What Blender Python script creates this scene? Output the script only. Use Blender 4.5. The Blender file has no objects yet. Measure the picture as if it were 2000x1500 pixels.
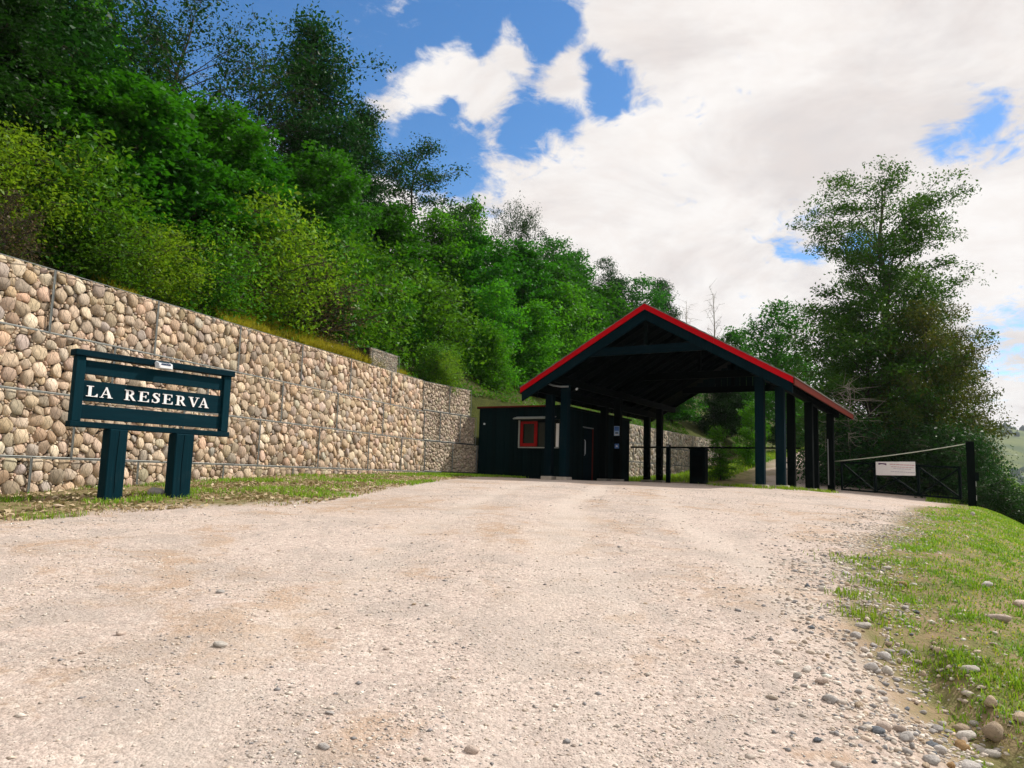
import bpy, bmesh, math, random
import numpy as np
from math import sin, cos, pi, radians, sqrt, exp
from mathutils import Vector, Matrix

# ------------------------------------------------------------------ camera, sky, sun, exposure
SC = bpy.context.scene
COL = SC.collection
EYE = 1.5
HAZE = .00014
cam_d = bpy.data.cameras.new('camera'); cam = bpy.data.objects.new('camera', cam_d); COL.objects.link(cam)
cam_d.sensor_width = 36.0; cam_d.lens = 27.0; cam_d.clip_start = .05; cam_d.clip_end = 9000
cam.matrix_world = Matrix.Translation((0, 0, EYE)) @ Matrix.Rotation(pi / 2 + radians(6.9), 4, 'X') @ Matrix.Rotation(radians(1.72), 4, 'Z')
SC.camera = cam
SUN_AZ, SUN_EL = radians(66), radians(44)
sd = bpy.data.lights.new('sun', 'SUN'); sd.energy = 5.0; sd.angle = radians(.9); sd.color = (1.0, .945, .86)
sun = bpy.data.objects.new('sun', sd); COL.objects.link(sun)
_sv = Vector((sin(SUN_AZ) * cos(SUN_EL), cos(SUN_AZ) * cos(SUN_EL), sin(SUN_EL)))
sun.rotation_euler = (-_sv).to_track_quat('-Z', 'Y').to_euler(); sun.location = (20, 10, 40)
SC.view_settings.view_transform = 'Standard'; SC.view_settings.look = 'None'
SC.view_settings.exposure = 0.0; SC.view_settings.gamma = 1.0; SC.view_settings.use_curve_mapping = False
SC.render.engine = 'CYCLES'
cy = SC.cycles
cy.use_denoising = True; cy.use_adaptive_sampling = True; cy.adaptive_threshold = .015
cy.max_bounces = 5; cy.diffuse_bounces = 3; cy.glossy_bounces = 2; cy.transmission_bounces = 3; cy.transparent_max_bounces = 4; cy.volume_bounces = 0
cy.caustics_reflective = False; cy.caustics_refractive = False

class NT:
    """tiny node-tree helper"""
    def __init__(s, nt): s.nt = nt; nt.nodes.clear()
    def n(s, typ, props=None, **inp):
        nd = s.nt.nodes.new(typ)
        for k, v in (props or {}).items(): setattr(nd, k, v)
        for k, v in inp.items():
            key = int(k[1:]) if k[0] == '_' and k[1:].isdigit() else k.replace('_', ' ')
            sock = nd.inputs[key]
            if isinstance(v, bpy.types.NodeSocket): s.nt.links.new(v, sock)
            elif isinstance(v, bpy.types.Node): s.nt.links.new(v.outputs[0], sock)
            else: sock.default_value = v
        return nd
    def math(s, op, a, b=0.0, c=0.0, clamp=False):
        return s.n('ShaderNodeMath', {'operation': op, 'use_clamp': clamp}, _0=a, _1=b, _2=c).outputs[0]
    def vmath(s, op, a, b=(0, 0, 0), out=0):
        nd = s.n('ShaderNodeVectorMath', {'operation': op}, _0=a, _1=b); return nd.outputs[out]
    def mr(s, v, a, b, c=0.0, d=1.0, smooth=True):
        return s.n('ShaderNodeMapRange', {'interpolation_type': 'SMOOTHSTEP' if smooth else 'LINEAR'}, _0=v, _1=a, _2=b, _3=c, _4=d).outputs[0]
    def mix(s, f, a, b, blend='MIX'):
        nd = s.nt.nodes.new('ShaderNodeMix'); nd.data_type = 'RGBA'; nd.blend_type = blend
        for k, v in ((0, f), (6, a), (7, b)):
            if isinstance(v, (bpy.types.NodeSocket,)): s.nt.links.new(v, nd.inputs[k])
            else: nd.inputs[k].default_value = v if not isinstance(v, tuple) or len(v) == 4 else (*v, 1)
        return nd.outputs[2]
    def noise(s, vec, scale, detail=4.0, rough=.55, dist=0.0, out=0):
        return s.n('ShaderNodeTexNoise', {}, Vector=vec, Scale=scale, Detail=detail, Roughness=rough, Distortion=dist).outputs[out]
    def ramp(s, f, stops):
        nd = s.nt.nodes.new('ShaderNodeValToRGB'); s.nt.links.new(f, nd.inputs[0])
        el = nd.color_ramp.elements
        while len(el) < len(stops): el.new(.5)
        for e, (p, c) in zip(el, stops): e.position = p; e.color = (*c, 1)
        return nd.outputs[0]

# sky: Nishita plus cloud layers, all functions of the direction in the world
world = bpy.data.worlds.new('World'); SC.world = world; world.use_nodes = True
W = NT(world.node_tree)
tc = W.n('ShaderNodeTexCoord'); DIR = W.vmath('NORMALIZE', tc.outputs['Generated'])
sky = W.n('ShaderNodeTexSky', {'sky_type': 'NISHITA', 'sun_disc': False, 'sun_elevation': SUN_EL, 'sun_rotation': SUN_AZ, 'altitude': 900, 'air_density': 1.0, 'dust_density': .6, 'ozone_density': 2.0})
skyc = W.n('ShaderNodeHueSaturation', {}, Saturation=1.32, Value=1.10, Color=sky.outputs[0]).outputs[0]
sep = W.n('ShaderNodeSeparateXYZ', {}, _0=DIR)
zc = W.math('ADD', W.math('MAXIMUM', sep.outputs[2], 0.0), .30)
px_ = W.math('DIVIDE', sep.outputs[0], zc); py_ = W.math('DIVIDE', sep.outputs[1], zc)
PL = W.n('ShaderNodeCombineXYZ', {}, _0=px_, _1=py_, _2=0.0).outputs[0]
fb = W.noise(PL, 5.5, 12.0, .63, .5)
fb2 = W.noise(PL, 1.5, 3.0, .5)
CLEAR = [((-.469, .759, .452), .22), ((-.328, .809, .488), .20), ((-.204, .85, .485), .13), ((-.097, .849, .519), .09), ((.03, .85, .525), .05),
         ((-.085, .907, .413), .085), ((-.003, .903, .431), .07), ((.045, .893, .447), .05), ((.018, .852, .523), .05), ((-.13, .905, .405), .06), ((-.145, .86, .49), .06), ((.10, .878, .467), .050), ((.085, .868, .487), .035), ((-.184, .891, .416), .07), ((-.6, .7, .38), .25),
         ((-.235, .756, .61), .25), ((-.6, .7, .38), .25), ((-.02, .80, .60), .10)]
CLOUD = [((-.162, .888, .430), .034), ((-.115, .876, .468), .030), ((-.080, .868, .489), .036), ((-.042, .884, .466), .036), ((-.012, .862, .506), .028), ((.056, .880, .472), .030)]
FAINT = [((.344, .89, .30), .050), ((.494, .778, .387), .045), ((.468, .801, .373), .035), ((.537, .827, .167), .05), ((.40, .87, .28), .03)]
def blobs(lst):
    tot = None
    for v, r in lst:
        l = sqrt(sum(k * k for k in v)); v = tuple(k / l for k in v)
        d = W.vmath('DISTANCE', DIR, v, 1)
        g = W.mr(d, 0.0, r * 1.62, 1.0, 0.0)
        tot = g if tot is None else W.math('MAXIMUM', tot, g)
    return tot
cl = W.math('MAXIMUM', blobs(CLEAR), W.math('MULTIPLY', blobs(FAINT), .64)); co = blobs(CLOUD)
cov = W.math('ADD', W.math('MULTIPLY_ADD', cl, -1.95, 1.12), W.math('MULTIPLY', co, 1.12))
cov = W.math('ADD', cov, W.math('MULTIPLY_ADD', fb2, .4, -.20))
dn = W.math('ADD', W.math('MULTIPLY_ADD', fb, 3.6, -1.8), cov)
dn = W.math('ADD', dn, W.math('MULTIPLY_ADD', W.noise(PL, 17.0, 8.0, .62, .8), 1.9, -.95))
dens = W.mr(dn, -.30, .55)
shade = W.noise(PL, 2.6, 7.0, .60, .6)
thick = W.mr(dn, .5, 1.8)
ccol = W.mix(W.mr(shade, .38, .68), (6.9, 6.6, 6.3), (5.2, 4.8, 4.6))
ccol = W.mix(W.math('MULTIPLY', thick, .35), ccol, (5.9, 5.2, 4.75))
skyf = W.mix(W.math('MULTIPLY', dens, .97), skyc, ccol)
bg = W.n('ShaderNodeBackground', {}, Color=skyf, Strength=.15)
W.n('ShaderNodeOutputWorld', {}, Surface=bg)

# ------------------------------------------------------------------ helpers
def fl(a): return np.ascontiguousarray(a).ravel()
def mesh(name, verts, faces, mat=None, smooth=False, **attrs):
    """faces: list of tuples, or an int array (n,k). attrs: per-vertex float arrays (n,) or colours (n,3)"""
    me = bpy.data.meshes.new(name); verts = np.asarray(verts, np.float32)
    if isinstance(faces, np.ndarray):
        n, k = faces.shape
        me.vertices.add(len(verts)); me.vertices.foreach_set('co', fl(verts))
        me.loops.add(n * k); me.loops.foreach_set('vertex_index', fl(faces.astype(np.int32)))
        me.polygons.add(n); me.polygons.foreach_set('loop_start', np.arange(0, n * k, k, dtype=np.int32))
        me.update(calc_edges=True)
    else:
        me.from_pydata([tuple(map(float, v)) for v in verts], [], faces); me.update()
    if smooth: me.polygons.foreach_set('use_smooth', np.ones(len(me.polygons), bool))
    for k, a in attrs.items():
        a = np.asarray(a, np.float32)
        if a.ndim == 1:
            at = me.attributes.new(k, 'FLOAT', 'POINT'); at.data.foreach_set('value', a)
        else:
            at = me.attributes.new(k, 'FLOAT_COLOR', 'POINT'); at.data.foreach_set('color', fl(np.c_[a, np.ones(len(a))].astype(np.float32)))
    if mat: me.materials.append(mat)
    return me
def link(name, data, parent=None, loc=(0, 0, 0), bevel=0):
    o = bpy.data.objects.new(name, data); COL.objects.link(o); o.location = loc
    if parent: o.parent = parent
    if bevel:
        m = o.modifiers.new('bevel', 'BEVEL'); m.width = bevel; m.segments = 1; m.limit_method = 'ANGLE'
    return o
def tag(o, label=None, cat=None, group=None, kind=None):
    if label: o['label'] = label
    if cat: o['category'] = cat
    if group: o['group'] = group
    if kind: o['kind'] = kind
    return o
def thing(name, loc, label, cat, group=None):
    return tag(link(name, None, None, tuple(map(float, loc))), label, cat, group)
class MB:
    """collects boxes, prisms and tubes (world coordinates) into one mesh"""
    def __init__(s): s.v = []; s.f = []
    def add(s, v, f):
        o = len(s.v); s.v += [tuple(map(float, p)) for p in v]; s.f += [tuple(i + o for i in q) for q in f]; return s
    def box(s, c, ax, ay, az):
        c, ax, ay, az = (np.array(k, float) for k in (c, ax, ay, az))
        vs = [c + i * ax + j * ay + k * az for i in (-1, 1) for j in (-1, 1) for k in (-1, 1)]
        if np.dot(np.cross(ax, ay), az) < 0: fs = [(0, 2, 3, 1), (4, 5, 7, 6), (0, 1, 5, 4), (2, 6, 7, 3), (0, 4, 6, 2), (1, 3, 7, 5)]
        else: fs = [(0, 1, 3, 2), (4, 6, 7, 5), (0, 4, 5, 1), (2, 3, 7, 6), (0, 2, 6, 4), (1, 5, 7, 3)]
        return s.add(vs, fs)
    def bar(s, a, b, w, h, up=(0, 0, 1)):
        a, b = np.array(a, float), np.array(b, float); d = b - a; L = np.linalg.norm(d); d /= L
        u = np.array(up, float); sd_ = np.cross(d, u); sd_ /= np.linalg.norm(sd_); u2 = np.cross(sd_, d)
        return s.box((a + b) / 2, d * L / 2, sd_ * w / 2, u2 * h / 2)
    def prism(s, poly, ext):
        n = len(poly); ext = np.array(ext, float); p = [np.array(q, float) for q in poly]
        return s.add(p + [q + ext for q in p], [tuple(range(n))[::-1], tuple(range(n, 2 * n))] + [(i, (i + 1) % n, (i + 1) % n + n, i + n) for i in range(n)])
    def tube(s, pts, rad, k=6, cap=True):
        pts = [np.array(p, float) for p in pts]; rad = rad if hasattr(rad, '__len__') else [rad] * len(pts)
        o = len(s.v); n = len(pts); vs = []; fs = []
        for i, p in enumerate(pts):
            d = pts[min(i + 1, n - 1)] - pts[max(i - 1, 0)]; d = d / (np.linalg.norm(d) + 1e-9)
            a = np.cross(d, (0, 0, 1.0)) if abs(d[2]) < .9 else np.cross(d, (1.0, 0, 0)); a /= np.linalg.norm(a); b = np.cross(d, a)
            vs += [p + rad[i] * (cos(2 * pi * j / k) * a + sin(2 * pi * j / k) * b) for j in range(k)]
        for i in range(n - 1):
            for j in range(k): fs.append((i * k + j, i * k + (j + 1) % k, (i + 1) * k + (j + 1) % k, (i + 1) * k + j))
        if cap: fs += [tuple(range(k))[::-1], tuple(range((n - 1) * k, n * k))]
        return s.add(vs, fs)
    def build(s, name, mat, parent=None, bevel=0, smooth=False, label=None):
        """vertices are given in the world; the object sits at its own centre"""
        v = np.array(s.v); p0 = np.array(parent.matrix_basis.translation) if parent else np.zeros(3)
        if parent and parent.parent: p0 = p0 + np.array(parent.parent.matrix_basis.translation)
        c = (v.min(0) + v.max(0)) / 2
        o = link(name, mesh(name, v - c, s.f, mat, smooth), parent, tuple(c - p0), bevel)
        if label: o['label'] = label
        return o
def lat(ix, iy, seed):
    h = (ix * 374761393 + iy * 668265263 + seed * 974634777) & 0x7fffffff
    h = ((h ^ (h >> 13)) * 1274126177) & 0x7fffffff
    return ((h ^ (h >> 16)) & 0xffff) / 65535.0
def vnoise(x, y, scale, seed=0, octv=3):
    x = np.asarray(x, float) * scale; y = np.asarray(y, float) * scale; t = 0; amp = 1; tot = 0
    for o in range(octv):
        ix = np.floor(x).astype(np.int64); iy = np.floor(y).astype(np.int64); fx = x - ix; fy = y - iy
        fx = fx * fx * (3 - 2 * fx); fy = fy * fy * (3 - 2 * fy)
        v = (lat(ix, iy, seed + o) * (1 - fx) + lat(ix + 1, iy, seed + o) * fx) * (1 - fy) + (lat(ix, iy + 1, seed + o) * (1 - fx) + lat(ix + 1, iy + 1, seed + o) * fx) * fy
        t = t + v * amp; tot += amp; amp *= .5; x = x * 2.03 + 7.1; y = y * 2.03 + 3.7
    return t / tot

# ------------------------------------------------------------------ materials
def material(name):
    m = bpy.data.materials.new(name); m.use_nodes = True; return m, NT(m.node_tree)
def out(N, sh): N.n('ShaderNodeOutputMaterial', {}, Surface=sh)
def bsdf(N, col, rough, bump=None, dist=.01, strength=.6, metal=0.0, spec=.3):
    kw = dict(Base_Color=col if not isinstance(col, tuple) else (*col, 1), Roughness=rough, Metallic=metal)
    b = N.n('ShaderNodeBsdfPrincipled', {}, **kw); b.inputs['Specular IOR Level'].default_value = spec
    if bump is not None:
        bn = N.n('ShaderNodeBump', {}, Height=bump, Strength=strength, Distance=dist); N.nt.links.new(bn.outputs[0], b.inputs['Normal'])
    return b
def plain(name, c, rough=.6, metal=0.0, var=.18, scale=6.0, bump=.3, spec=.3):
    m, N = material(name); t = N.n('ShaderNodeTexCoord').outputs['Object']
    nz = N.noise(t, scale, 6, .6); k = N.mr(nz, .25, .75, 1 - var, 1 + var, False)
    col = N.mix(1.0, (*c, 1), N.n('ShaderNodeCombineColor', {}, _0=k, _1=k, _2=k).outputs[0], 'MULTIPLY')
    out(N, bsdf(N, col, rough, N.noise(t, scale * 8, 5, .6), .004, bump, metal, spec)); return m
def timber(name, c, c2, rough=.62, axis=2, wear=.0, wearcol=(.2, .18, .15)):
    """painted sawn timber, grain along an object axis"""
    m, N = material(name); t = N.n('ShaderNodeTexCoord').outputs['Object']
    sc = [22.0, 22.0, 22.0]; sc[axis] = 1.3
    g = N.noise(N.n('ShaderNodeMapping', {}, Vector=t, Scale=tuple(sc)).outputs[0], 1.0, 6, .65, .6)
    r = N.n('ShaderNodeObjectInfo').outputs['Random']
    col = N.mix(N.mr(N.math('MULTIPLY_ADD', r, .35, N.math('MULTIPLY', g, .8)), .3, .85), (*c, 1), (*c2, 1))
    if wear:
        w = N.mr(N.noise(t, 3.0, 8, .7), .62 - wear, .72, 0, 1)
        col = N.mix(N.math('MULTIPLY', w, N.mr(g, .45, .7)), col, (*wearcol, 1))
    out(N, bsdf(N, col, N.mr(g, .2, .8, rough - .05, rough + .2), g, .006, .5, spec=.035)); return m
def leafmat(name, dark, mid, light, trans=.32, rough=.5, hue=.0):
    m, N = material(name); t = N.n('ShaderNodeAttribute', {'attribute_name': 'tint'}).outputs['Fac']
    r = N.n('ShaderNodeObjectInfo').outputs['Random']
    col = N.ramp(t, [(0, dark), (.5, mid), (1, light)])
    col = N.n('ShaderNodeHueSaturation', {}, Hue=N.math('MULTIPLY_ADD', r, .03, .485), Value=N.math('MULTIPLY_ADD', r, .45, .80), Color=col).outputs[0]
    b = bsdf(N, col, rough, spec=.14)
    tr = N.n('ShaderNodeBsdfTranslucent', {}, Color=N.mix(.6, col, (light[0] * 1.3, light[1] * 1.5, light[2] * .8, 1)))
    out(N, N.n('ShaderNodeMixShader', {}, _0=trans, _1=b.outputs[0], _2=tr.outputs[0]).outputs[0]); return m
def stonemat(name, sat=1.0):
    m, N = material(name); t = N.n('ShaderNodeTexCoord').outputs['Object']
    a = N.n('ShaderNodeAttribute', {'attribute_name': 'col'}).outputs['Color']
    n1 = N.noise(t, 14, 6, .65); n2 = N.noise(t, 70, 4, .7)
    k = N.math('MULTIPLY', N.mr(n1, .25, .75, .72, 1.22, False), N.mr(n2, .3, .7, .82, 1.15, False))
    col = N.mix(1.0, a, N.n('ShaderNodeCombineColor', {}, _0=k, _1=k, _2=N.math('MULTIPLY', k, .97)).outputs[0], 'MULTIPLY')
    out(N, bsdf(N, col, .85, N.math('MULTIPLY_ADD', n2, .35, n1), .016, .65, spec=.15)); return m

M = {}
M['sunlit_teal'] = timber('sunlit_teal_timber', (.0015, .0135, .021), (.0032, .028, .041), wear=.10, wearcol=(.03, .05, .056))  # brighter copy of the teal paint, sun on the sign put into the colour
M['teal'] = timber('shaded_teal_timber', (.0007, .0060, .0095), (.0015, .0125, .019), wear=.10, wearcol=(.012, .022, .026))  # darker copy of the same paint, the pavilion's shade put into the colour
M['sunlit_tealx'] = timber('sunlit_teal_board', (.0015, .0135, .021), (.0032, .027, .040), axis=0, wear=.10, wearcol=(.02, .036, .042))  # brighter copy again for the sign's boards and rails, sunlight in the colour
M['collar'] = timber('shaded_collar_timber', (.0007, .0060, .0095), (.0015, .0125, .019), axis=0)
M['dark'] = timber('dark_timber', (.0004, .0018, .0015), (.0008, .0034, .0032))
M['darkx'] = timber('dark_beam', (.0004, .0018, .0015), (.0008, .0034, .0032), axis=0)
M['board'] = timber('black_board', (.0008, .0055, .0062), (.0016, .010, .012))
M['red'] = timber('red_board', (.40, .0025, .008), (.50, .006, .012), axis=0, wear=.07, wearcol=(.16, .01, .01), rough=.5)
M['redworn'] = timber('weathered_red_board', (.095, .012, .008), (.14, .024, .014), axis=0, wear=.2, wearcol=(.06, .03, .02))
M['redframe'] = plain('red_frame_paint', (.27, .008, .008), .6, spec=.08)
M['white'] = plain('white_paint', (.86, .86, .88), .5, var=.05)
M['cream'] = plain('white_plastic', (.72, .76, .80), .4, var=.06)
M['cell'] = plain('solar_cell', (.03, .05, .10), .15, var=.1)
M['glass'] = plain('dark_glass', (.006, .014, .011), .12, var=.2, spec=.22)
M['steel'] = plain('galvanised_wire', (.20, .215, .21), .5, .5, var=.25)
M['greymetal'] = plain('grey_metal', (.30, .33, .33), .45, .4)
M['gatemetal'] = plain('dark_green_steel', (.0012, .0055, .0055), .75, var=.25, spec=.04)
M['rope'] = plain('pale_cable', (.55, .60, .50), .6)
M['concrete'] = plain('concrete', (.42, .38, .33), .9, var=.25, scale=5, bump=.6)
M['shingle'] = timber('grey_shingle', (.10, .095, .085), (.18, .17, .15), axis=1)
M['stone'] = stonemat('river_stone')
M['core'] = plain('wall_core', (.035, .030, .024), 1.0)
M['purple'] = plain('purple_print', (.10, .03, .13), .5)
M['redprint'] = plain('red_print', (.66, .44, .50), .5, var=.1)
M['greyprint'] = plain('grey_print', (.56, .55, .62), .5, var=.1)
M['blue'] = plain('blue_print', (.10, .22, .55), .5)
M['paleblue'] = plain('pale_blue_print', (.45, .62, .85), .5)
M['bark'] = timber('bark', (.035, .030, .022), (.10, .085, .065), rough=.9)
M['barkpale'] = timber('pale_bark', (.20, .18, .15), (.36, .33, .28), rough=.9)
M['maple'] = leafmat('broad_leaves', (.004, .036, .003), (.015, .100, .005), (.065, .245, .010), .30)
M['ever'] = leafmat('dark_leaves', (.003, .019, .004), (.009, .050, .007), (.030, .115, .012), .22)
M['yellow'] = leafmat('yellow_green_leaves', (.022, .095, .004), (.085, .215, .008), (.30, .43, .025), .36)
M['shrub'] = leafmat('shrub_leaves', (.010, .060, .003), (.040, .150, .007), (.15, .31, .014), .32)
M['sapling'] = leafmat('bright_leaves', (.011, .085, .004), (.042, .200, .007), (.13, .38, .014), .38)
M['big'] = leafmat('old_tree_leaves', (.008, .044, .004), (.026, .092, .006), (.090, .165, .012), .28)
M['rust'] = leafmat('rusty_leaves', (.013, .045, .005), (.040, .078, .008), (.130, .105, .016), .27)
M['dry'] = leafmat('dry_twig_leaves', (.05, .035, .018), (.11, .075, .035), (.17, .14, .05), .2)
M['grass'] = leafmat('grass_blades', (.045, .13, .007), (.13, .27, .012), (.34, .43, .04), .32)
M['drygrass'] = leafmat('yellow_grass_blades', (.17, .22, .012), (.40, .38, .025), (.60, .48, .06), .38)
M['litter'] = leafmat('leaf_litter', (.20, .14, .07), (.38, .29, .17), (.58, .48, .32), .1)

# ------------------------------------------------------------------ terrain (metres; the camera stands at 0,0)
AL = radians(31.0)
RV = np.array([sin(AL), cos(AL)])            # along the pavilion ridge
FV = np.array([cos(AL), -sin(AL)])           # across it, to the right
PR = np.array([7.387, 20.0])                 # front right eave corner in plan
def PW(f, r): return PR + FV * f + RV * r
W1A = radians(18.8)
W1D = np.array([sin(W1A), cos(W1A)]); W1N = np.array([-cos(W1A), sin(W1A)])
W1O = np.array([-7.67, 11.5])
W2O = W1O + W1D * 14.6
W2D = RV.copy(); W2N = np.array([-RV[1], RV[0]])
_cp = [(0,0,0),(-5,0,.05),(5,0,-.3),(0,-6,-.4),(2.7,3.4,.24),(0,3.5,.36),(-3.5,4,.42),(2.7,5.3,.55),(3.4,7.2,.76),(4.5,9.5,.93),
       (8.4,15.8,1.16),(0,9,.90),(0,15,1.24),(4,15,1.2),(-7.67,11.5,1.02),(-5.2,10.7,1.01),(-10.5,6,.75),(-3.0,25.2,1.5),(-5.6,18,1.36),(-3,12,1.02),(-2.3,17,1.31),
       (1.0,25,1.46),(1.7,24.6,1.46),(6.95,21.4,1.43),(7.42,21.1,1.42),(9.2,25.1,1.36),(9.6,24.8,1.34),(11.5,28.8,1.29),(11.9,28.4,1.26),(6.2,31.9,1.44),(5.8,32.2,1.44),
       (8.7,20.5,1.27),(15.6,24.6,1.0),(13,26,1.16),(11.2,20.5,1.12),(10.8,18,1.05),(6,9,.86),(8,12.2,.95),(4.2,5.2,.5),(3.3,3.4,.2),
       (9.6,31.5,1.42),(11.7,34.9,1.75),(14.3,39.2,2.4),(17.4,44.4,3.3),(22.5,53,4.2),(27,61,4.6),(4.7,38,1.45),(8.3,44,1.6),(12.4,51,2.2),(15,55,2.8),
       (16.1,28.7,1.05),(20.3,35.6,1.6),(23.4,40.7,2.3),(28.6,49.3,3.2),(36,62,3.8)]
_cp = np.array(_cp, float)
def _rbf_fit():
    n = len(_cp); P = _cp[:, :2]
    K = np.sqrt(((P[:, None] - P[None]) ** 2).sum(-1) + .3)
    A = np.zeros((n + 3, n + 3)); A[:n, :n] = K + np.eye(n) * -.02
    A[:n, n] = 1; A[:n, n + 1:] = P; A[n, :n] = 1; A[n + 1:, :n] = P.T
    return np.linalg.solve(A, np.r_[_cp[:, 2], 0, 0, 0])
_rw = _rbf_fit()
CR0 = np.array([5.9, 9.0]); CRD = np.array([.515, .857])      # crest of the right-hand bank
def sdist_crest(x, y):
    return (x - CR0[0]) * CRD[1] - (y - CR0[1]) * CRD[0]
def ground_base(x, y):
    x = np.asarray(x, float); y = np.asarray(y, float)
    xc = np.clip(x, -13, 38); yc = np.clip(y, -6, 66)
    n = len(_cp); z = _rw[n] + _rw[n + 1] * xc + _rw[n + 2] * yc
    for i in range(n):
        z = z + _rw[i] * np.sqrt((xc - _cp[i, 0]) ** 2 + (yc - _cp[i, 1]) ** 2 + .3)
    return z
def ground_z(x, y):
    z = ground_base(x, y)
    s = sdist_crest(np.asarray(x, float), np.asarray(y, float)) - .1
    sp = np.where(s > 6, s, np.log1p(np.exp(np.clip(s * 2.2, -30, 14))) / 2.2)
    return z - np.minimum(.66 * sp, 26 * (1 - np.exp(-sp / 34.)))
def hill_d(x, y):
    d1 = (x - W1O[0]) * W1N[0] + (y - W1O[1]) * W1N[1]
    d2 = (x - W2O[0]) * W2N[0] + (y - W2O[1]) * W2N[1]
    return np.maximum(d1, d2)
def hill_z(x, y):
    d = np.maximum(hill_d(x, y) - .5, 0)
    return 4.5 + .60 * d - .0016 * d * d
RD_Y = [-8, 0, 3.4, 4.05, 5.35, 7.2, 9.5, 12, 15.8, 19, 22, 25, 40, 70]
RD_X = [2.4, 2.2, 2.15, 2.15, 2.45, 3.1, 4.4, 6.0, 8.3, 10.6, 12.4, 14.2, 22.0, 37]
LD_Y = [-8, 5, 8.5, 12, 16, 20, 24.5, 27, 29.5, 31.5, 45, 70]
LD_X = [-13, -8.2, -5.8, -3.3, -2.4, -1.8, -1.2, .6, 5.5, 9.9, 15.6, 27]

# ------------------------------------------------------------------ ground
def road_w(x, y):
    """1 on the gravel, 0 on grass or soil"""
    xr = np.interp(y, RD_Y, RD_X); xl = np.interp(y, LD_Y, LD_X)
    w = (vnoise(x, y, 1.1, 3) - .5) * 1.3
    e = .22 + .012 * y
    return np.clip((xr - x) / e + .5 + w, 0, 1) * np.clip((x - xl) / (e * 1.6) + .5 + w * 1.2, 0, 1)
def ditch(x, y):
    """washed-out channel along the right-hand edge close to the camera"""
    xr = np.interp(y, RD_Y, RD_X) + .42 + .10 * np.sin(y * 2.3)
    u = (x - xr)
    prof = np.where(u < 0, np.exp(-(u / .55) ** 2), np.clip(1 - u / .13, 0, 1))
    return prof * .16 * np.clip((6.0 - y) / 1.3, 0, 1) * np.clip((y - 1.5) / 1.0, 0, 1)
def bank(x, y):
    xr = np.interp(y, RD_Y, RD_X) + .55
    return .05 * np.clip((x - xr) / .25, 0, 1) * (sdist_crest(x, y) < 6)
def surf_z(x, y):
    x = np.asarray(x, float); y = np.asarray(y, float)
    near = np.clip((60 - y) / 30, 0, 1)
    z = ground_z(x, y) + near * ((vnoise(x, y, .45, 11) - .5) * .07 + (vnoise(x, y, 2.2, 12) - .5) * .022 * np.clip((14 - y) / 8, .2, 1))
    # shallow wheel ruts following the drive
    c = x - np.interp(y, [0, 10, 20, 30], [-1.0, -.3, 1.8, 6.5])
    z -= .018 * (np.exp(-((c - .8) / .25) ** 2) + np.exp(-((c + .8) / .25) ** 2)) * np.clip((22 - y) / 8, 0, 1)
    return z - ditch(x, y) + bank(x, y) * near

def axis(lo, hi, step, far, g=1.22):
    a = list(np.arange(lo, hi + 1e-6, step)); s = step; p = hi; r = []
    while p < far[1]: s *= g; p += s; r.append(p)
    s = step; p = lo; l = []
    while p > far[0]: s *= g; p -= s; l.append(p)
    return np.array(l[::-1] + a + r)
gx = axis(-9.5, 10.5, .11, (-1500, 2100), 1.18)
yy = [1.6]
while yy[-1] < 34: yy.append(yy[-1] + .03 + .018 * (yy[-1] - .6))
gy = np.array(yy); s_ = gy[-1] - gy[-2]; hi_ = []; p_ = gy[-1]
while p_ < 1750: s_ *= 1.14; p_ += s_; hi_.append(p_)
lo_ = []; p_ = gy[0]; s_ = .08
while p_ > -300: s_ *= 1.25; p_ -= s_; lo_.append(p_)
gy = np.array(lo_[::-1] + list(gy) + hi_)
GX, GY = np.meshgrid(gx, gy); fx_, fy_ = GX.ravel(), GY.ravel()
gz = surf_z(fx_, fy_)
nx = len(gx); ny = len(gy)
idx = np.arange(nx * ny).reshape(ny, nx)
gf = np.stack([idx[:-1, :-1], idx[:-1, 1:], idx[1:, 1:], idx[1:, :-1]], -1).reshape(-1, 4)
m, N = material('ground_soil'); t = N.n('ShaderNodeNewGeometry').outputs['Position']
rw = N.n('ShaderNodeAttribute', {'attribute_name': 'road'}).outputs['Fac']
st = N.n('ShaderNodeAttribute', {'attribute_name': 'damp'}).outputs['Fac']
big = N.noise(t, .55, 5, .6, .5); mid = N.noise(t, 3.2, 6, .65); fine = N.noise(t, 42, 6, .75); spk = N.noise(t, 130, 3, .6)
vor = N.n('ShaderNodeTexVoronoi', {'feature': 'F1'}, Vector=t, Scale=34.0, Randomness=1.0)
vor2 = N.n('ShaderNodeTexVoronoi', {'feature': 'F1'}, Vector=t, Scale=80.0, Randomness=1.0)
road = N.mix(N.mr(big, .38, .66), (.53, .425, .380), (.47, .36, .31))
road = N.mix(N.math('MULTIPLY', N.mr(N.math('ADD', N.math('MULTIPLY', mid, .5), N.math('MULTIPLY', big, .6)), .50, .66), .75), road, (.40, .27, .165))
peb = N.mix(.75, road, N.ramp(N.n('ShaderNodeSeparateColor', {}, _0=vor.outputs['Color']).outputs[0], [(0, (.20, .175, .16)), (.25, (.42, .35, .31)), (.6, (.54, .45, .40)), (.85, (.60, .52, .46)), (1, (.80, .73, .66))]))
road = N.mix(N.mr(mid, .25, .6, .45, 1.0), road, peb)
peb2 = N.ramp(N.n('ShaderNodeSeparateColor', {}, _0=vor2.outputs['Color']).outputs[0], [(0, (.22, .19, .17)), (.3, (.46, .38, .335)), (.75, (.57, .47, .42)), (1, (.78, .70, .63))])
road = N.mix(.40, road, peb2)
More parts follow.
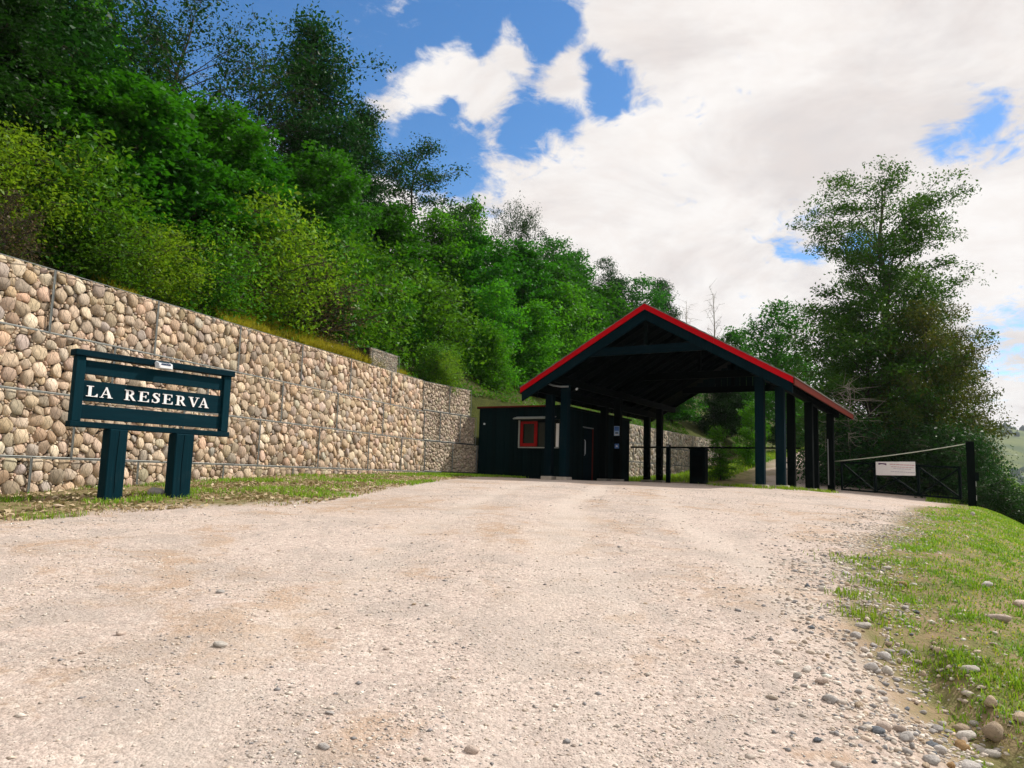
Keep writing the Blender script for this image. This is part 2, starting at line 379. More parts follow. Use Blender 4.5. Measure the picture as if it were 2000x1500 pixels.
och = N.mr(N.math('ADD', N.math('MULTIPLY', N.noise(t, 1.9, 6, .7, .8), .55), N.math('MULTIPLY', big, .5)), .535, .63)
road = N.mix(N.math('MULTIPLY', och, .46), road, (.36, .225, .125))
tk = N.n('ShaderNodeAttribute', {'attribute_name': 'track'}).outputs['Fac']
road = N.mix(N.math('MULTIPLY', N.mr(N.noise(t, .9, 7, .7, 1.2), .46, .62), .55), road, (.36, .315, .285))
road = N.mix(N.math('MULTIPLY', tk, .45), road, (.60, .53, .475))
road = N.mix(N.math('MULTIPLY', N.mr(fine, .55, .66), .75), road, (.20, .165, .135))  # dark flecks painted in as the small shadows among the gravel
road = N.mix(N.math('MULTIPLY', N.mr(spk, .60, .74), .5), road, (.74, .69, .62))
road = N.mix(N.math('MULTIPLY', st, .6), road, (.28, .185, .11))
soil = N.mix(N.mr(mid, .35, .65), (.27, .20, .12), (.13, .14, .045))
soil = N.mix(N.n('ShaderNodeAttribute', {'attribute_name': 'wild'}).outputs['Fac'], soil, N.mix(N.mr(N.noise(t, .05, 6, .7), .4, .6), (.018, .045, .010), (.05, .075, .018)))
col = N.mix(rw, soil, road)
hgt = N.math('ADD', N.math('MULTIPLY', vor.outputs['Distance'], -.9), N.math('ADD', N.math('MULTIPLY', fine, .7), N.math('MULTIPLY', vor2.outputs['Distance'], -.5)))
out(N, bsdf(N, col, .95, hgt, .016, .55, spec=.12)); M['ground'] = m
def track(x, y):
    c = x - np.interp(y, [0, 6, 12, 20, 30], [-.9, -.5, .1, 1.8, 6.5]); w_ = (vnoise(x, y, .8, 15) - .5) * .5; c2 = x - np.interp(y, [0, 6, 12, 20, 30], [1.2, 1.3, 1.6, 3.2, 7.5])
    t_ = sum(np.exp(-((k + w_) / .20) ** 2) for k in (c - .75, c + .75, c2 - .8, c2 + .65)) * (.35 + .65 * vnoise(x, y, .5, 16))
    return np.clip(t_, 0, 1) * np.clip((26 - y) / 6, 0, 1)
rwv = road_w(fx_, fy_); damp = np.clip(ditch(fx_, fy_) / .10, 0, 1) * np.clip(vnoise(fx_, fy_, 1.5, 5) * 1.6 - .1, 0, 1)
g = link('ground', mesh('ground', np.c_[fx_, fy_, gz], gf, M['ground'], True, road=rwv, damp=damp, track=track(fx_, fy_), wild=np.clip((np.hypot(fx_, fy_) - 32) / 25, 0, 1) * np.clip(sdist_crest(fx_, fy_) / 4, 0, 1))); tag(g, kind='structure')

# hillside that the gabion wall holds back
hl = []
for tt in np.r_[np.arange(-30, 0, 2.0), np.arange(0, 14.0, .8)]:
    hl.append((W1O + W1D * tt, W1N))
for k in np.linspace(0, 1, 7):
    n_ = W1N * (1 - k) + W2N * k; hl.append((W2O, n_ / np.linalg.norm(n_)))
for tt in np.r_[np.arange(1, 40, 1.0), np.arange(40, 130, 4)]:
    hl.append((W2O + W2D * tt, W2N))
hd = np.r_[.38, .42, .6, .8, np.arange(1.1, 8, .45), np.arange(8, 30, 1.5), np.arange(30, 160, 8)]
hv = []; hdd = []
for p, n_ in hl:
    for d in hd: hv.append(p + n_ * d); hdd.append(d)
hv = np.array(hv); hz_ = hill_z(hv[:, 0], hv[:, 1]) + (vnoise(hv[:, 0], hv[:, 1], .5, 21) - .5) * .5 * np.clip(np.array(hdd) - .4, 0, 1)
hz_ = np.where(np.array(hdd) < .39, .2, np.where(np.array(hdd) < .5, 4.38, hz_))
# behind the far end the slope runs down to the driveway
a_ = len(hl); b_ = len(hd); ii = np.arange(a_ * b_).reshape(a_, b_)
hf = np.stack([ii[:-1, :-1], ii[1:, :-1], ii[1:, 1:], ii[:-1, 1:]], -1).reshape(-1, 4)
m, N = material('hillside_soil'); t = N.n('ShaderNodeNewGeometry').outputs['Position']
n1 = N.noise(t, 1.2, 6, .65); n2 = N.noise(t, 14, 5, .7)
out(N, bsdf(N, N.mix(N.mr(N.math('MULTIPLY_ADD', n2, .5, N.math('MULTIPLY', n1, .6)), .35, .75), (.030, .040, .012), (.085, .095, .022)), 1.0, n2, .05, .8, spec=.1))
tag(link('hillside', mesh('hillside', np.c_[hv, hz_], hf, m, True)), kind='structure')

# far hill across the valley
u_ = np.linspace(-1, 1, 60); v_ = np.linspace(0, 1, 26)
fv = []
for vv in v_:
    for uu in u_:
        x = 1150 + uu * 950; y = 900 + vv * 700
        h = -26 + 150 * sin(pi / 2 * min(1, vv * 1.25)) ** .9 * (.86 + .12 * cos(uu * 2.6 + .9) + .06 * sin(uu * 9)) + 10 * (vnoise(x, y, .012, 31) - .5)
        fv.append((x, y, h if vv > 0 else -40))
fi = np.arange(60 * 26).reshape(26, 60)
ff = np.stack([fi[:-1, :-1], fi[:-1, 1:], fi[1:, 1:], fi[1:, :-1]], -1).reshape(-1, 4)
m, N = material('hill_meadow'); t = N.n('ShaderNodeNewGeometry').outputs['Position']
out(N, bsdf(N, N.mix(N.mr(N.noise(t, .02, 6, .6), .4, .6), (.13, .16, .045), (.06, .095, .03)), 1.0, spec=.1))
fv = np.array(fv); tag(link('far_hill', mesh('far_hill', fv, ff, m, True)), kind='structure')
rng = np.random.default_rng(77)
ico = bmesh.new(); bmesh.ops.create_icosphere(ico, subdivisions=1, radius=1.0)
ICO_V = np.array([v.co[:] for v in ico.verts]); ICO_F = np.array([[v.index for v in f.verts] for f in ico.faces]); ico.free()
OCT_V = np.array([(1, 0, 0), (0, 1, 0), (-1, 0, 0), (0, -1, 0), (.1, .05, 1), (0, 0, -1.0)]); OCT_F = np.array([(0, 1, 4), (1, 2, 4), (2, 3, 4), (3, 0, 4), (1, 0, 5), (2, 1, 5), (3, 2, 5), (0, 3, 5)])
def scatter_blobs(P, S, rng, ang=True, jit=.42, small=False):
    """many deformed little solids: P (n,3), S (n,3) half sizes -> verts, faces"""
    BV, BF = (OCT_V, OCT_F) if small else (ICO_V, ICO_F); n = len(P); k = len(BV)
    J = 1 + (rng.random((n, k, 1)) - .5) * jit
    V = BV[None] * J * S[:, None]
    if ang:
        a = rng.random(n) * 2 * pi; c, s = np.cos(a)[:, None], np.sin(a)[:, None]
        V = np.stack([V[..., 0] * c - V[..., 1] * s, V[..., 0] * s + V[..., 1] * c, V[..., 2]], -1)
    V = V + P[:, None]
    F = (BF[None] + (np.arange(n) * k)[:, None, None]).reshape(-1, 3)
    return V.reshape(-1, 3), F, k
sel = rng.integers(0, len(fv), 5500); fp = fv[sel] + rng.normal(0, 9, (5500, 3)) * [1, 1, 0]
keep = (vnoise(fp[:, 0], fp[:, 1], .008, 44) + np.clip((30 - fp[:, 2]) / 60, -.3, .6) > .37); fp = fp[keep]
V, F, k = scatter_blobs(fp + [0, 0, 3], np.c_[rng.uniform(4, 7.5, len(fp)), rng.uniform(4, 7.5, len(fp)), rng.uniform(5, 9, len(fp))], rng)
tag(link('far_forest', mesh('far_forest', V, F, M['ever'], True, tint=np.repeat(rng.random(len(fp)), k))), kind='stuff')

n = 2200; y = 240 + 700 * rng.random(n) ** 1.1; x = y * rng.uniform(.48, .98, n); s = rng.uniform(1.8, 3.4, n) * (1 + y / 700)
V, F, k = scatter_blobs(np.c_[x, y, ground_z(x, y) + s * .6], np.c_[s, s, s * 1.25], rng)
tag(link('valley_woods', mesh('valley_woods', V, F, M['maple'], True, tint=np.repeat(rng.random(n) * .7, k))), kind='stuff')

# ------------------------------------------------------------------ gabion walls
PAL = np.array([(.55, .455, .355), (.50, .405, .31), (.58, .49, .39), (.46, .375, .295), (.43, .37, .305), (.49, .415, .34), (.38, .31, .24), (.64, .56, .46), (.52, .40, .30), (.41, .375, .34), (.54, .44, .35), (.45, .355, .25), (.33, .285, .24)])
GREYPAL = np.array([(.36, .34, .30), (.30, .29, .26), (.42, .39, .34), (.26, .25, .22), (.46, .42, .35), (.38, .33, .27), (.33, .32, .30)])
def pack(s0, s1, z0, z1, rng, rmin, rmax, skew):
    """dart-throw discs, biggest first, then their power cells: pebbles that lock into each other"""
    A = (s1 - s0) * (z1 - z0); nmax = int(A / (pi * (rmin * 1.35) ** 2)) + 30
    rad = rmin + (rmax - rmin) * rng.random(nmax) ** skew; rad = rad[np.argsort(-rad * rng.uniform(.25, 1.0, nmax))]
    C = np.zeros((0, 2)); R_ = np.zeros(0)
    an = (rng.uniform(.80, 1.0), rng.uniform(-.15, .15), rng.uniform(1.0, 1.15))
    for r in rad:
        for _ in range(9):
            p = np.array([rng.uniform(s0 + r * .7, s1 - r * .7), rng.uniform(z0 + r * .7, z1 - r * .7)])
            if len(C) == 0 or np.all(np.hypot((C - p)[:, 0] * an[0] + (C - p)[:, 1] * an[1], (C - p)[:, 1] * an[2]) > .70 * (R_ + r)):
                C = np.vstack([C, p]); R_ = np.r_[R_, r]; break
    n = 11; res = []
    for i in range(len(C)):
        d = C - C[i]; L = np.hypot(d[:, 0], d[:, 1]); near = np.where((L > 0) & (L < R_ + R_[i] + .22))[0]
        # half planes: normal, distance from the disc centre
        nrm = d[near] / L[near][:, None]; dist = (L[near] ** 2 + R_[i] ** 2 - R_[near] ** 2) / (2 * L[near])
        ka = rng.random(4) * 2 * pi; nrm = np.vstack([nrm, np.c_[np.cos(ka), np.sin(ka)]]); dist = np.r_[dist, R_[i] * rng.uniform(.80, 1.25, 4)]
        nrm = np.vstack([nrm, (1, 0), (-1, 0), (0, 1), (0, -1)])
        dist = np.r_[dist, s1 - C[i, 0], C[i, 0] - s0, z1 - C[i, 1], C[i, 1] - z0]
        dist = np.maximum(dist - .0035, .012)
        th = rng.random() * 6 + np.arange(n) * 2 * pi / n
        dirs = np.c_[np.cos(th), np.sin(th)]
        c = np.maximum(dirs @ nrm.T, 0) / dist
        r = (c ** 24).sum(1) ** (-1 / 24)
        r = np.minimum(r, R_[i] * 1.75) * (1 + rng.normal(0, .055, n))
        res.append((C[i], r, dirs, R_[i]))
    return res
def stone_mesh(c, r, dirs, rng, n=11):
    rm = r.mean(); h = min(.22 * rm, .030) * rng.uniform(.4, 1.6)
    ring = dirs * r[:, None]; tx, tz = rng.normal(0, .17, 2)
    sh = rng.normal(0, .12, 2) * rm
    def dep(p, w): return w + p[:, 0] * tx + p[:, 1] * tz
    v = []
    for sc, dz in ((.88, -.07), (1.0, .10 * h), (.87, .85 * h)):
        p = ring * sc * (1 + (rng.random((n, 1)) - .5) * .10) + (sh * .5 if sc == .87 else 0)
        v.append(np.c_[p, dep(p, dz) + (rng.normal(0, .16, n) * h if sc == .87 else 0)])
    v.append(np.array([[sh[0], sh[1], h + sh[0] * tx + sh[1] * tz]]))
    V = np.vstack(v); f = []
    for k in range(2):
        for j in range(n): f.append((k * n + j, k * n + (j + 1) % n, (k + 1) * n + (j + 1) % n, (k + 1) * n + j))
    for j in range(n): f.append((2 * n + j, 2 * n + (j + 1) % n, 3 * n))
    return V, f
def gabion_wall(name, label, O, Dv, Nv, courses, edges, seed, pal, rmin, rmax, skew, nparts, hexto, cat='wall', setback=.07, group=None, warm=np.array([1.09, 1.03, .99])):
    """courses: (ztop, zbottom, s0, s1); Nv points into the hill; stones face -Nv"""
    rng = np.random.default_rng(seed); F3 = -np.array([*Nv, 0.0]); D3 = np.array([*Dv, 0.0]); O3 = np.array([*O, 0.0]); Z3 = np.array([0, 0, 1.0])
    root = thing(name, (*O, float(ground_z(*O))), label, cat, group); L0 = np.array(root.location)
    def P(s, z, d): return O3 + D3 * s + Z3 * z + F3 * d
    stones = []; core = MB(); hexm = MB()
    for ci, (zt, zb, sa, sb) in enumerate(courses):
        off = setback * ci
        core.box(P((sa + sb) / 2, (zt + zb) / 2, off - .55), D3 * (sb - sa) / 2, F3 * .495, Z3 * ((zt - zb) / 2 - .002))
        ed = [e for e in edges[ci] if sa + .25 < e < sb - .25]; ed = [sa] + ed + [sb]
        for a, b in zip(ed[:-1], ed[1:]):
            pm = O + Dv * (a + b) / 2
            if zt < ground_z(*pm) - .1: continue
            fr = MB(); q = [(a + .012, zb + .012), (b - .012, zb + .012), (b - .012, zt - .012), (a + .012, zt - .012)]
            for k in range(4):
                fr.tube([P(*q[k], off + .055), P(*q[(k + 1) % 4], off + .055)], .011 if k % 2 else .009, 5)
            fr.build('basket_frame', M['steel'], root)
            for c, r, dirs, R_ in pack(a, b, zb, zt, rng, rmin, rmax, skew):
                pg = O + Dv * c[0]
                if c[1] + r.max() < ground_z(*pg) - .03: continue
                v, f = stone_mesh(c, r, dirs, rng)
                w = O3 + D3 * (c[0] + v[:, :1]) + Z3 * (c[1] + v[:, 1:2]) + F3 * (off + v[:, 2:3])
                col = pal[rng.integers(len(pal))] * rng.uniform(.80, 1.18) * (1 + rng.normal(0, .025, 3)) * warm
                stones.append((r.mean() / np.hypot(*(O + Dv * c[0])), w, f, np.clip(col, .02, .8)))
        # chain-link facing
        if sa < hexto:
            x1 = min(sb, hexto); w_ = .085; nv = int((x1 - sa) / w_); nh = int((zt - zb) / .10)
            for i in range(nv):
                pts = [P(sa + (i + .5 + (.30 if (j + i) % 2 else -.30)) * w_, zb + (j + .5) * (zt - zb) / nh, off + .060) for j in range(nh)]
                hexm.tube(pts, .0022, 3, False)
    core.build('core', M['core'], root)
    if hexm.v: hexm.build('wire_netting', M['steel'], root)['kind'] = 'stuff'
    stones.sort(key=lambda q: -q[0])
    for s in stones[:nparts]:
        w = s[1]; c = w.mean(0)
        link('stone', mesh('stone', w - c, s[2], M['stone'], True, col=np.tile(s[3], (len(w), 1))), root, tuple(c - L0))
    rest = stones[nparts:]
    if rest:
        V = np.vstack([s[1] for s in rest]); n0 = len(rest[0][1]); fs = []; 
        for i, s in enumerate(rest): fs += [tuple(j + i * n0 for j in f) for f in s[2]]
        o = link('stone_fill', mesh('stone_fill', V - L0, fs, M['stone'], True, col=np.repeat([s[3] for s in rest], n0, 0)), root); o['kind'] = 'stuff'
    return root
TOPZ = [4.6, 3.56, 2.60, 1.58, .60]
gabion_wall('gabion_wall', 'tall tan stone gabion wall running behind the name board along the verge', W1O, W1D, W1N,
            [(TOPZ[i], TOPZ[i + 1], -4.0, 14.62) for i in range(4)],
            [[-1.65, .65, 2.87, 5.25, 7.6, 9.92, 12.3], [-2.6, -.4, 1.9, 4.3, 6.8, 9.23, 11.76], [-1.2, 1.16, 3.6, 5.96, 8.34, 10.86, 12.9], [-2.2, .4, 2.5, 4.76, 7.2, 9.6]],
            5, PAL, .023, .148, 2.5, 300, 9.0)
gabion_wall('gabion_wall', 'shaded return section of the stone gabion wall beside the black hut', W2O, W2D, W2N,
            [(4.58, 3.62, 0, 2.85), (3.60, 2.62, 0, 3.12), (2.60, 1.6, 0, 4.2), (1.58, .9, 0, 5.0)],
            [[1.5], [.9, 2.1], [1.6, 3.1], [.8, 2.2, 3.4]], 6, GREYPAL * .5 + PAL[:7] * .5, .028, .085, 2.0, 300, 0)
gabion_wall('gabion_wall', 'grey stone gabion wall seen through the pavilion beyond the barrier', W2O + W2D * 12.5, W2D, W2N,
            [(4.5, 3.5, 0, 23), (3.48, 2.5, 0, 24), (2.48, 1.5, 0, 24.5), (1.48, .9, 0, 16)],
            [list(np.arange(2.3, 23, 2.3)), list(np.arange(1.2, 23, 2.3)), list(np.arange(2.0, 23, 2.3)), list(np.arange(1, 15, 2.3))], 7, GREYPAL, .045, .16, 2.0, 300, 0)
gabion_wall('gravel_gabion', 'small grey gravel filled gabion standing on top of the stone wall', W1O + W1D * 11.7 + W1N * .36, W1D, W1N,
            [(5.22, 4.62, 0, 1.75)], [[]], 8, GREYPAL * 1.0, .018, .042, 1.6, 0, 1.7, 'gabion')

# ------------------------------------------------------------------ name board
SA = radians(35.35); SD = np.array([sin(SA), cos(SA), 0]); SF = np.array([cos(SA), -sin(SA), 0]); UP = np.array([0, 0, 1.0])
SO = np.array([-5.979, 10.4, 0.0])
def SP(s, z, d=0.0): return SO + SD * s + UP * z + SF * d
sg = thing('name_board', (*SP(1.2, 0)[:2], float(surf_z(*SP(1.2, 0)[:2]))), 'dark teal wooden name board reading LA RESERVA on two thick posts', 'sign')
def slab(name, s0, s1, z0, z1, d0, d1, mat, parent=sg, bev=.006, label=None):
    b = MB().box(((np.array(SP(s0, z0, d0)) + SP(s1, z1, d1)) / 2), SD * (s1 - s0) / 2, SF * (d1 - d0) / 2, UP * (z1 - z0) / 2)
    return b.build(name, mat, parent, bev, label=label)
def along(o, d):
    """turn an object's mesh so its local x runs along d (the grain follows it)"""
    a = math.atan2(d[1], d[0]); Rm = Matrix.Rotation(-a, 4, 'Z'); o.data.transform(Rm); o.rotation_euler = (0, 0, a); return o
ZB, ZT = 2.0, 3.055; HB = ZT - ZB
def fz(fr): return ZT - fr * HB
along(slab('top_rail', -.035, 2.455, fz(.078), fz(-.004), -.075, .095, M['sunlit_tealx']), SD)
along(slab('bottom_rail', -.02, 2.44, fz(1.0), fz(.925), -.06, .075, M['sunlit_tealx']), SD)
for a in (0.0, 2.29):
    along(slab('stile', a, a + .125, fz(.924), fz(.0785), -.05, .06, M['sunlit_teal']), SD)
for k, (a, b) in enumerate(((.118, .302), (.385, .655), (.702, .888))):
    along(slab('board', .126, 2.289, fz(b), fz(a), -.018, .018, M['sunlit_tealx']), SD)
for a, b in ((.505, .765), (1.50, 1.80)):
    p = SP((a + b) / 2, 0); gz0 = float(surf_z(p[0], p[1]))
    along(slab('post', a, b, gz0 - .35, fz(1.001), -.085, .125, M['sunlit_teal'], bev=.012), SD)
    MB().tube([SP(a + .13, gz0 + .1, .1262), SP(a + .12, gz0 + .45, .1262), SP(a + .135, fz(1.02), .1262)], .0035, 4).build('crack', M['dark'], sg)
def ribbon(pts, w):
    L, R_ = [], []
    for i, p in enumerate(pts):
        a = pts[max(i - 1, 0)]; b = pts[min(i + 1, len(pts) - 1)]; d = np.array(b, float) - a; d /= np.linalg.norm(d); n_ = np.array([-d[1], d[0]])
        L.append(np.array(p) + n_ * w[i] / 2); R_.append(np.array(p) - n_ * w[i] / 2)
    return L + R_[::-1]
def rc(a, b, c, d): return [(a, b), (c, b), (c, d), (a, d)]
def arc(cx, cy_, rx_, ry_, a0, a1, n): return [(cx + rx_ * cos(a0 + (a1 - a0) * i / n), cy_ + ry_ * sin(a0 + (a1 - a0) * i / n)) for i in range(n + 1)]
GLY = {
 'L': (.74, [rc(.13, 0, .33, 1), rc(0, .94, .46, 1), rc(0, 0, .74, .07), [(.74, .0), (.74, .30), (.69, .30), (.60, .12), (.48, .06), (.48, 0)]]),
 'A': (.98, [ribbon([(.13, .02), (.47, 1.0)], [.075, .075]), [(.40, 1.02), (.52, 1.02), (.90, 0), (.66, 0)], rc(.24, .30, .72, .37), rc(0, 0, .30, .06), rc(.57, 0, .98, .06)]),
 'R': (.95, [rc(.12, 0, .32, 1), rc(0, .94, .33, 1), rc(0, 0, .45, .06), ribbon([(.30, .965)] + arc(.42, .735, .24, .225, pi / 2, -pi / 2, 10) + [(.30, .51)], [.06, .06, .09, .14, .18, .2, .2, .2, .18, .14, .09, .06, .06]), [(.36, .52), (.56, .52), (.88, .04), (.98, 0), (.70, 0)]]),
 'E': (.80, [rc(.12, 0, .32, 1), rc(0, .94, .74, 1), rc(0, 0, .78, .06), rc(.31, .475, .58, .535), [(.56, 1), (.74, 1), (.74, .73), (.70, .73), (.65, .90), (.56, .945)], [(.54, 0), (.80, 0), (.80, .29), (.755, .29), (.69, .11), (.54, .055)], [(.58, .36), (.58, .66), (.54, .66), (.50, .54), (.50, .475), (.54, .36)]]),
 'S': (.64, [ribbon([(.55, .74), (.50, .89), (.36, .965), (.20, .92), (.14, .77), (.22, .64), (.36, .53), (.49, .40), (.50, .20), (.38, .06), (.22, .035), (.10, .13), (.06, .28)], [.05, .06, .08, .13, .18, .21, .22, .21, .18, .12, .08, .06, .05]), [(.52, .68), (.58, .68), (.58, .98), (.54, .98)], [(.03, .02), (.08, .02), (.10, .33), (.03, .33)]]),
 'V': (.95, [[(.08, 1), (.31, 1), (.54, .12), (.50, -.02), (.44, -.02)], ribbon([(.81, .98), (.485, -.01)], [.075, .075]), rc(0, .94, .42, 1), rc(.62, .94, .95, 1)]),
}
def sfrac(p): return 25.17 * p / (12.37 - 1.972 * p)
for ch, p0, p1 in (('L', .086, .160), ('A', .174, .257), ('R', .331, .406), ('E', .420, .489), ('S', .506, .561), ('E', .575, .641), ('R', .660, .727), ('V', .740, .809), ('A', .807, .873)):
    w_, polys = GLY[ch]; a, b = sfrac(p0), sfrac(p1); zb = fz(.592); hh = .148; mb = MB()
    for i, pl in enumerate(polys):
        mb.prism([SP(a + (b - a) * q[0] / w_, zb + hh * q[1], .019) for q in pl], SF * (.010 + .0005 * i))
    mb.build('letter', M['white'], sg)
lp = MB().prism([SP(1.075, 3.015, .096), SP(1.075, 2.93, .13), SP(1.075, 2.93, .235), SP(1.075, 3.005, .225), SP(1.075, 3.04, .13)], SD * .215).build('solar_lamp', M['cream'], sg, .004)
MB().prism([SP(1.10, 3.0415, .130), SP(1.10, 3.012, .205), SP(1.265, 3.012, .205), SP(1.265, 3.0415, .130)], UP * .003).build('solar_cell', M['cell'], lp)
MB().box(SP(1.1825, 2.992, .2315), SD * .072, SF * .003, UP * .012).build('sensor_strip', M['cell'], lp)
MB().box(SP(1.1825, 2.955, .237), SD * .094, SF * .004, UP * .016).build('lens', M['white'], lp)

# ------------------------------------------------------------------ entrance pavilion
FC, HW, LR = -4.1426, 4.1426, 11.6
def PP(f, r, z): q = PW(f, r); return np.array([q[0], q[1], z])
F3, R3 = np.array([*FV, 0]), np.array([*RV, 0])
def zt(f): return 6.70 - .565 * abs(f - FC)
pv = thing('entrance_pavilion', PP(FC, 5.5, 1.42), 'open black timber entrance pavilion with red edged gable roof over the drive', 'pavilion')
def fpoly(pts, r0, r1): return MB().prism([PP(f, r0, z) for f, z in pts], R3 * (r1 - r0))
for sd_ in (-1, 1):
    e = FC + sd_ * HW
    fpoly([(FC, zt(FC) - .045), (e, zt(e) - .045), (e, zt(e) - .085), (FC, zt(FC) - .085)], .002, LR - .002).build('roof_deck', M['dark'], pv)
    for k in range(14):
        c0, c1 = HW * k / 14 - .02, HW * (k + 1) / 14 + .05; f0, f1 = FC + sd_ * max(c0, 0), FC + sd_ * c1
        fpoly([(f0, zt(f0) - .038), (f1, zt(f1) - .022), (f1, zt(f1) + .012), (f0, zt(f0) - .012)], -.045, LR + .045).build('shingle_course', M['shingle'], pv)
    for r0, r1 in ((-.035, 0.0), (LR, LR + .035)):
        j = FC + sd_ * 2.05
        for fa, fb_, dr in ((FC, j, -.012 if r0 < 0 else .012), (j, e, 0)):
            fpoly([(fa, zt(fa) - .03), (fb_, zt(fb_) - .03), (fb_, zt(fb_) - .195), (fa, zt(fa) - .195)], r0 + dr, r1 + dr).build('fascia_board', M['red'], pv)
    o = MB().box(PP(e + sd_ * .017, LR / 2, zt(e) - .135), F3 * .0155, R3 * (LR / 2 - .002), UP * .095).build('eave_board', M['redworn'], pv, label='dull weathered red eave board' if sd_ > 0 else None)
    along(o, R3)
    for k, r in enumerate([.02, 1.0] + list(np.arange(1.86, LR - 1.2, .86)) + [LR - .11]):
        dp, wd = (.50, .09) if k == 0 else (.245, .09)
        top = .09 if k else .05; ee = .03
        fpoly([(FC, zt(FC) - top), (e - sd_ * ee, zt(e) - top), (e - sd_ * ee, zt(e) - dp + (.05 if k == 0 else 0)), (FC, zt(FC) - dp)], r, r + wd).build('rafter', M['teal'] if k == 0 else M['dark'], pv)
    MB().box(PP(e - sd_ * .014, LR / 2, zt(e) - .155), F3 * .012, R3 * (LR / 2 - .01), UP * .072).build('eave_lining', M['dark'], pv)
    for c in (3.05, 3.60):
        f = FC + sd_ * c; zz = zt(f) - .25
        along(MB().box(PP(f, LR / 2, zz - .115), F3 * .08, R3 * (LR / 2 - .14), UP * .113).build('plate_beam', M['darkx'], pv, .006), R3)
        for r in (1.0, 5.3, 9.7):
            q = PW(f, r); g0 = float(surf_z(q[0], q[1])); pad = g0 + (.075 if sd_ > 0 else .11)
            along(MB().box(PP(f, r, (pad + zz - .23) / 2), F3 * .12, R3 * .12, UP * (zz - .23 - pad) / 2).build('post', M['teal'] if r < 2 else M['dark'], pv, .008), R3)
            MB().box(PP(f, r, pad - .203), F3 * .19, R3 * .19, UP * .2).build('base_pad', M['concrete'], pv, .01)
for r in (.125, 5.3, 9.7):
    dz = 0 if r < 1 else -.09
    along(MB().box(PP(FC, r, 5.33 + dz), F3 * 2.06, R3 * (.06 if r < 1 else .05), UP * .12).build('collar_beam', M['collar'] if r < 1 else M['darkx'], pv, .006), F3)
    MB().bar(PP(FC, r, 5.46 + dz), PP(FC, r, 6.36), .11, .11, F3).build('king_post', M['dark'], pv)
# boarded far gable above its collar
for k in range(16):
    f0 = FC - 2.0 + k * .25
    zz = min(zt(f0), zt(f0 + .24)) - .30
    if zz > 5.40: MB().box(PP(f0 + .12, 9.82, (5.30 + zz) / 2), F3 * .118, R3 * .012, UP * (zz - 5.30) / 2).build('gable_board', M['board'], pv)
MB().tube([PP(-7.62, .55, 4.50), PP(-7.45, .6, 4.44), PP(-7.2, .65, 4.40), PP(-6.95, .7, 4.40)], .028, 7).build('conduit', M['greymetal'], pv, smooth=True)
MB().tube([PP(-6.78, .99, 4.36), PP(-6.78, .93, 4.33)], [.03, .035], 8).build('spotlight', M['cream'], pv)
q = PW(-.55, 9.56); MB().tube([PP(-.62, 9.565, float(surf_z(*q)) + .3), PP(-.62, 9.565, 3.25)], .018, 6).build('conduit', M['greymetal'], pv)

# ------------------------------------------------------------------ gatehouse hut
HF0, HF1, HR0, HR1, HZ0, HZ1 = -11.34, -8.0, 2.3, 8.4, 1.30, 3.93
ht = thing('gatehouse', PP((HF0 + HF1) / 2, (HR0 + HR1) / 2, 1.44), 'small black boarded gatehouse hut with red framed window under the pavilion eave', 'hut')
MB().box(PP((HF0 + HF1) / 2, (HR0 + HR1) / 2, (HZ0 + HZ1 - .1) / 2), F3 * ((HF1 - HF0) / 2 - .16), R3 * ((HR1 - HR0) / 2 - .16), UP * (HZ1 - HZ0 - .1) / 2).build('inner_wall', M['core'], ht)
rng = np.random.default_rng(11)
def boards(axis_, a0, a1, fixed, sgn, openings):
    k = 0; a = a0
    while a < a1 - .05:
        w = min(.185, a1 - a); segs = [(HZ0, HZ1 - .02)]
        for o0, o1, z0, z1 in openings:
            if a + w * .5 > o0 and a + w * .5 < o1:
                segs = [s for s in ((HZ0, z0), (z1, HZ1 - .02)) if s[1] - s[0] > .03]
        for z0, z1 in segs:
            pr = .006 * (k % 2) + rng.uniform(0, .004)
            if axis_ == 'f': b = MB().box(PP(a + w / 2, fixed - sgn * pr, (z0 + z1) / 2), F3 * (w / 2 - .004), R3 * .016, UP * (z1 - z0) / 2)
            else: b = MB().box(PP(fixed + sgn * pr, a + w / 2, (z0 + z1) / 2), F3 * .016, R3 * (w / 2 - .004), UP * (z1 - z0) / 2)
            b.build('wall_board', M['board'], ht)
        a += w; k += 1
boards('f', HF0, HF1, HR0 + .02, 1, [(-9.64, -8.07, 2.55, 3.50)])
boards('r', HR0 + .04, HR1, HF1 - .02, 1, [(4.0, 4.95, 1.3, 3.38)])
boards('r', HR0 + .04, HR1, HF0 + .02, -1, [])
boards('f', HF0, HF1, HR1 - .02, -1, [])
MB().box(PP((HF0 + HF1) / 2, (HR0 + HR1) / 2, HZ1 + .02), F3 * ((HF1 - HF0) / 2 + .06), R3 * ((HR1 - HR0) / 2 + .08), UP * .035).build('roof', M['dark'], ht)
MB().box(PP((HF0 + HF1) / 2 - .2, HR0 - .095, HZ1 + .035), F3 * ((HF1 - HF0) / 2 - .16), R3 * .012, UP * .026).build('roof_edge', M['redworn'], ht)
wn = MB().box(PP(-8.855, HR0 + .075, 3.025), F3 * .775, R3 * .01, UP * .47).build('window', M['glass'], ht)
def wbar(f0, f1, z0, z1, name, mat, r0=HR0 + .0, par=wn, t=.04): MB().box(PP((f0 + f1) / 2, r0 + t / 2, (z0 + z1) / 2), F3 * (f1 - f0) / 2, R3 * t / 2, UP * (z1 - z0) / 2).build(name, mat, par, .003)
wbar(-9.60, -9.50, 2.57, 3.44, 'sash_stile', M['redframe']); wbar(-9.05, -8.93, 2.57, 3.44, 'sash_stile', M['redframe'])
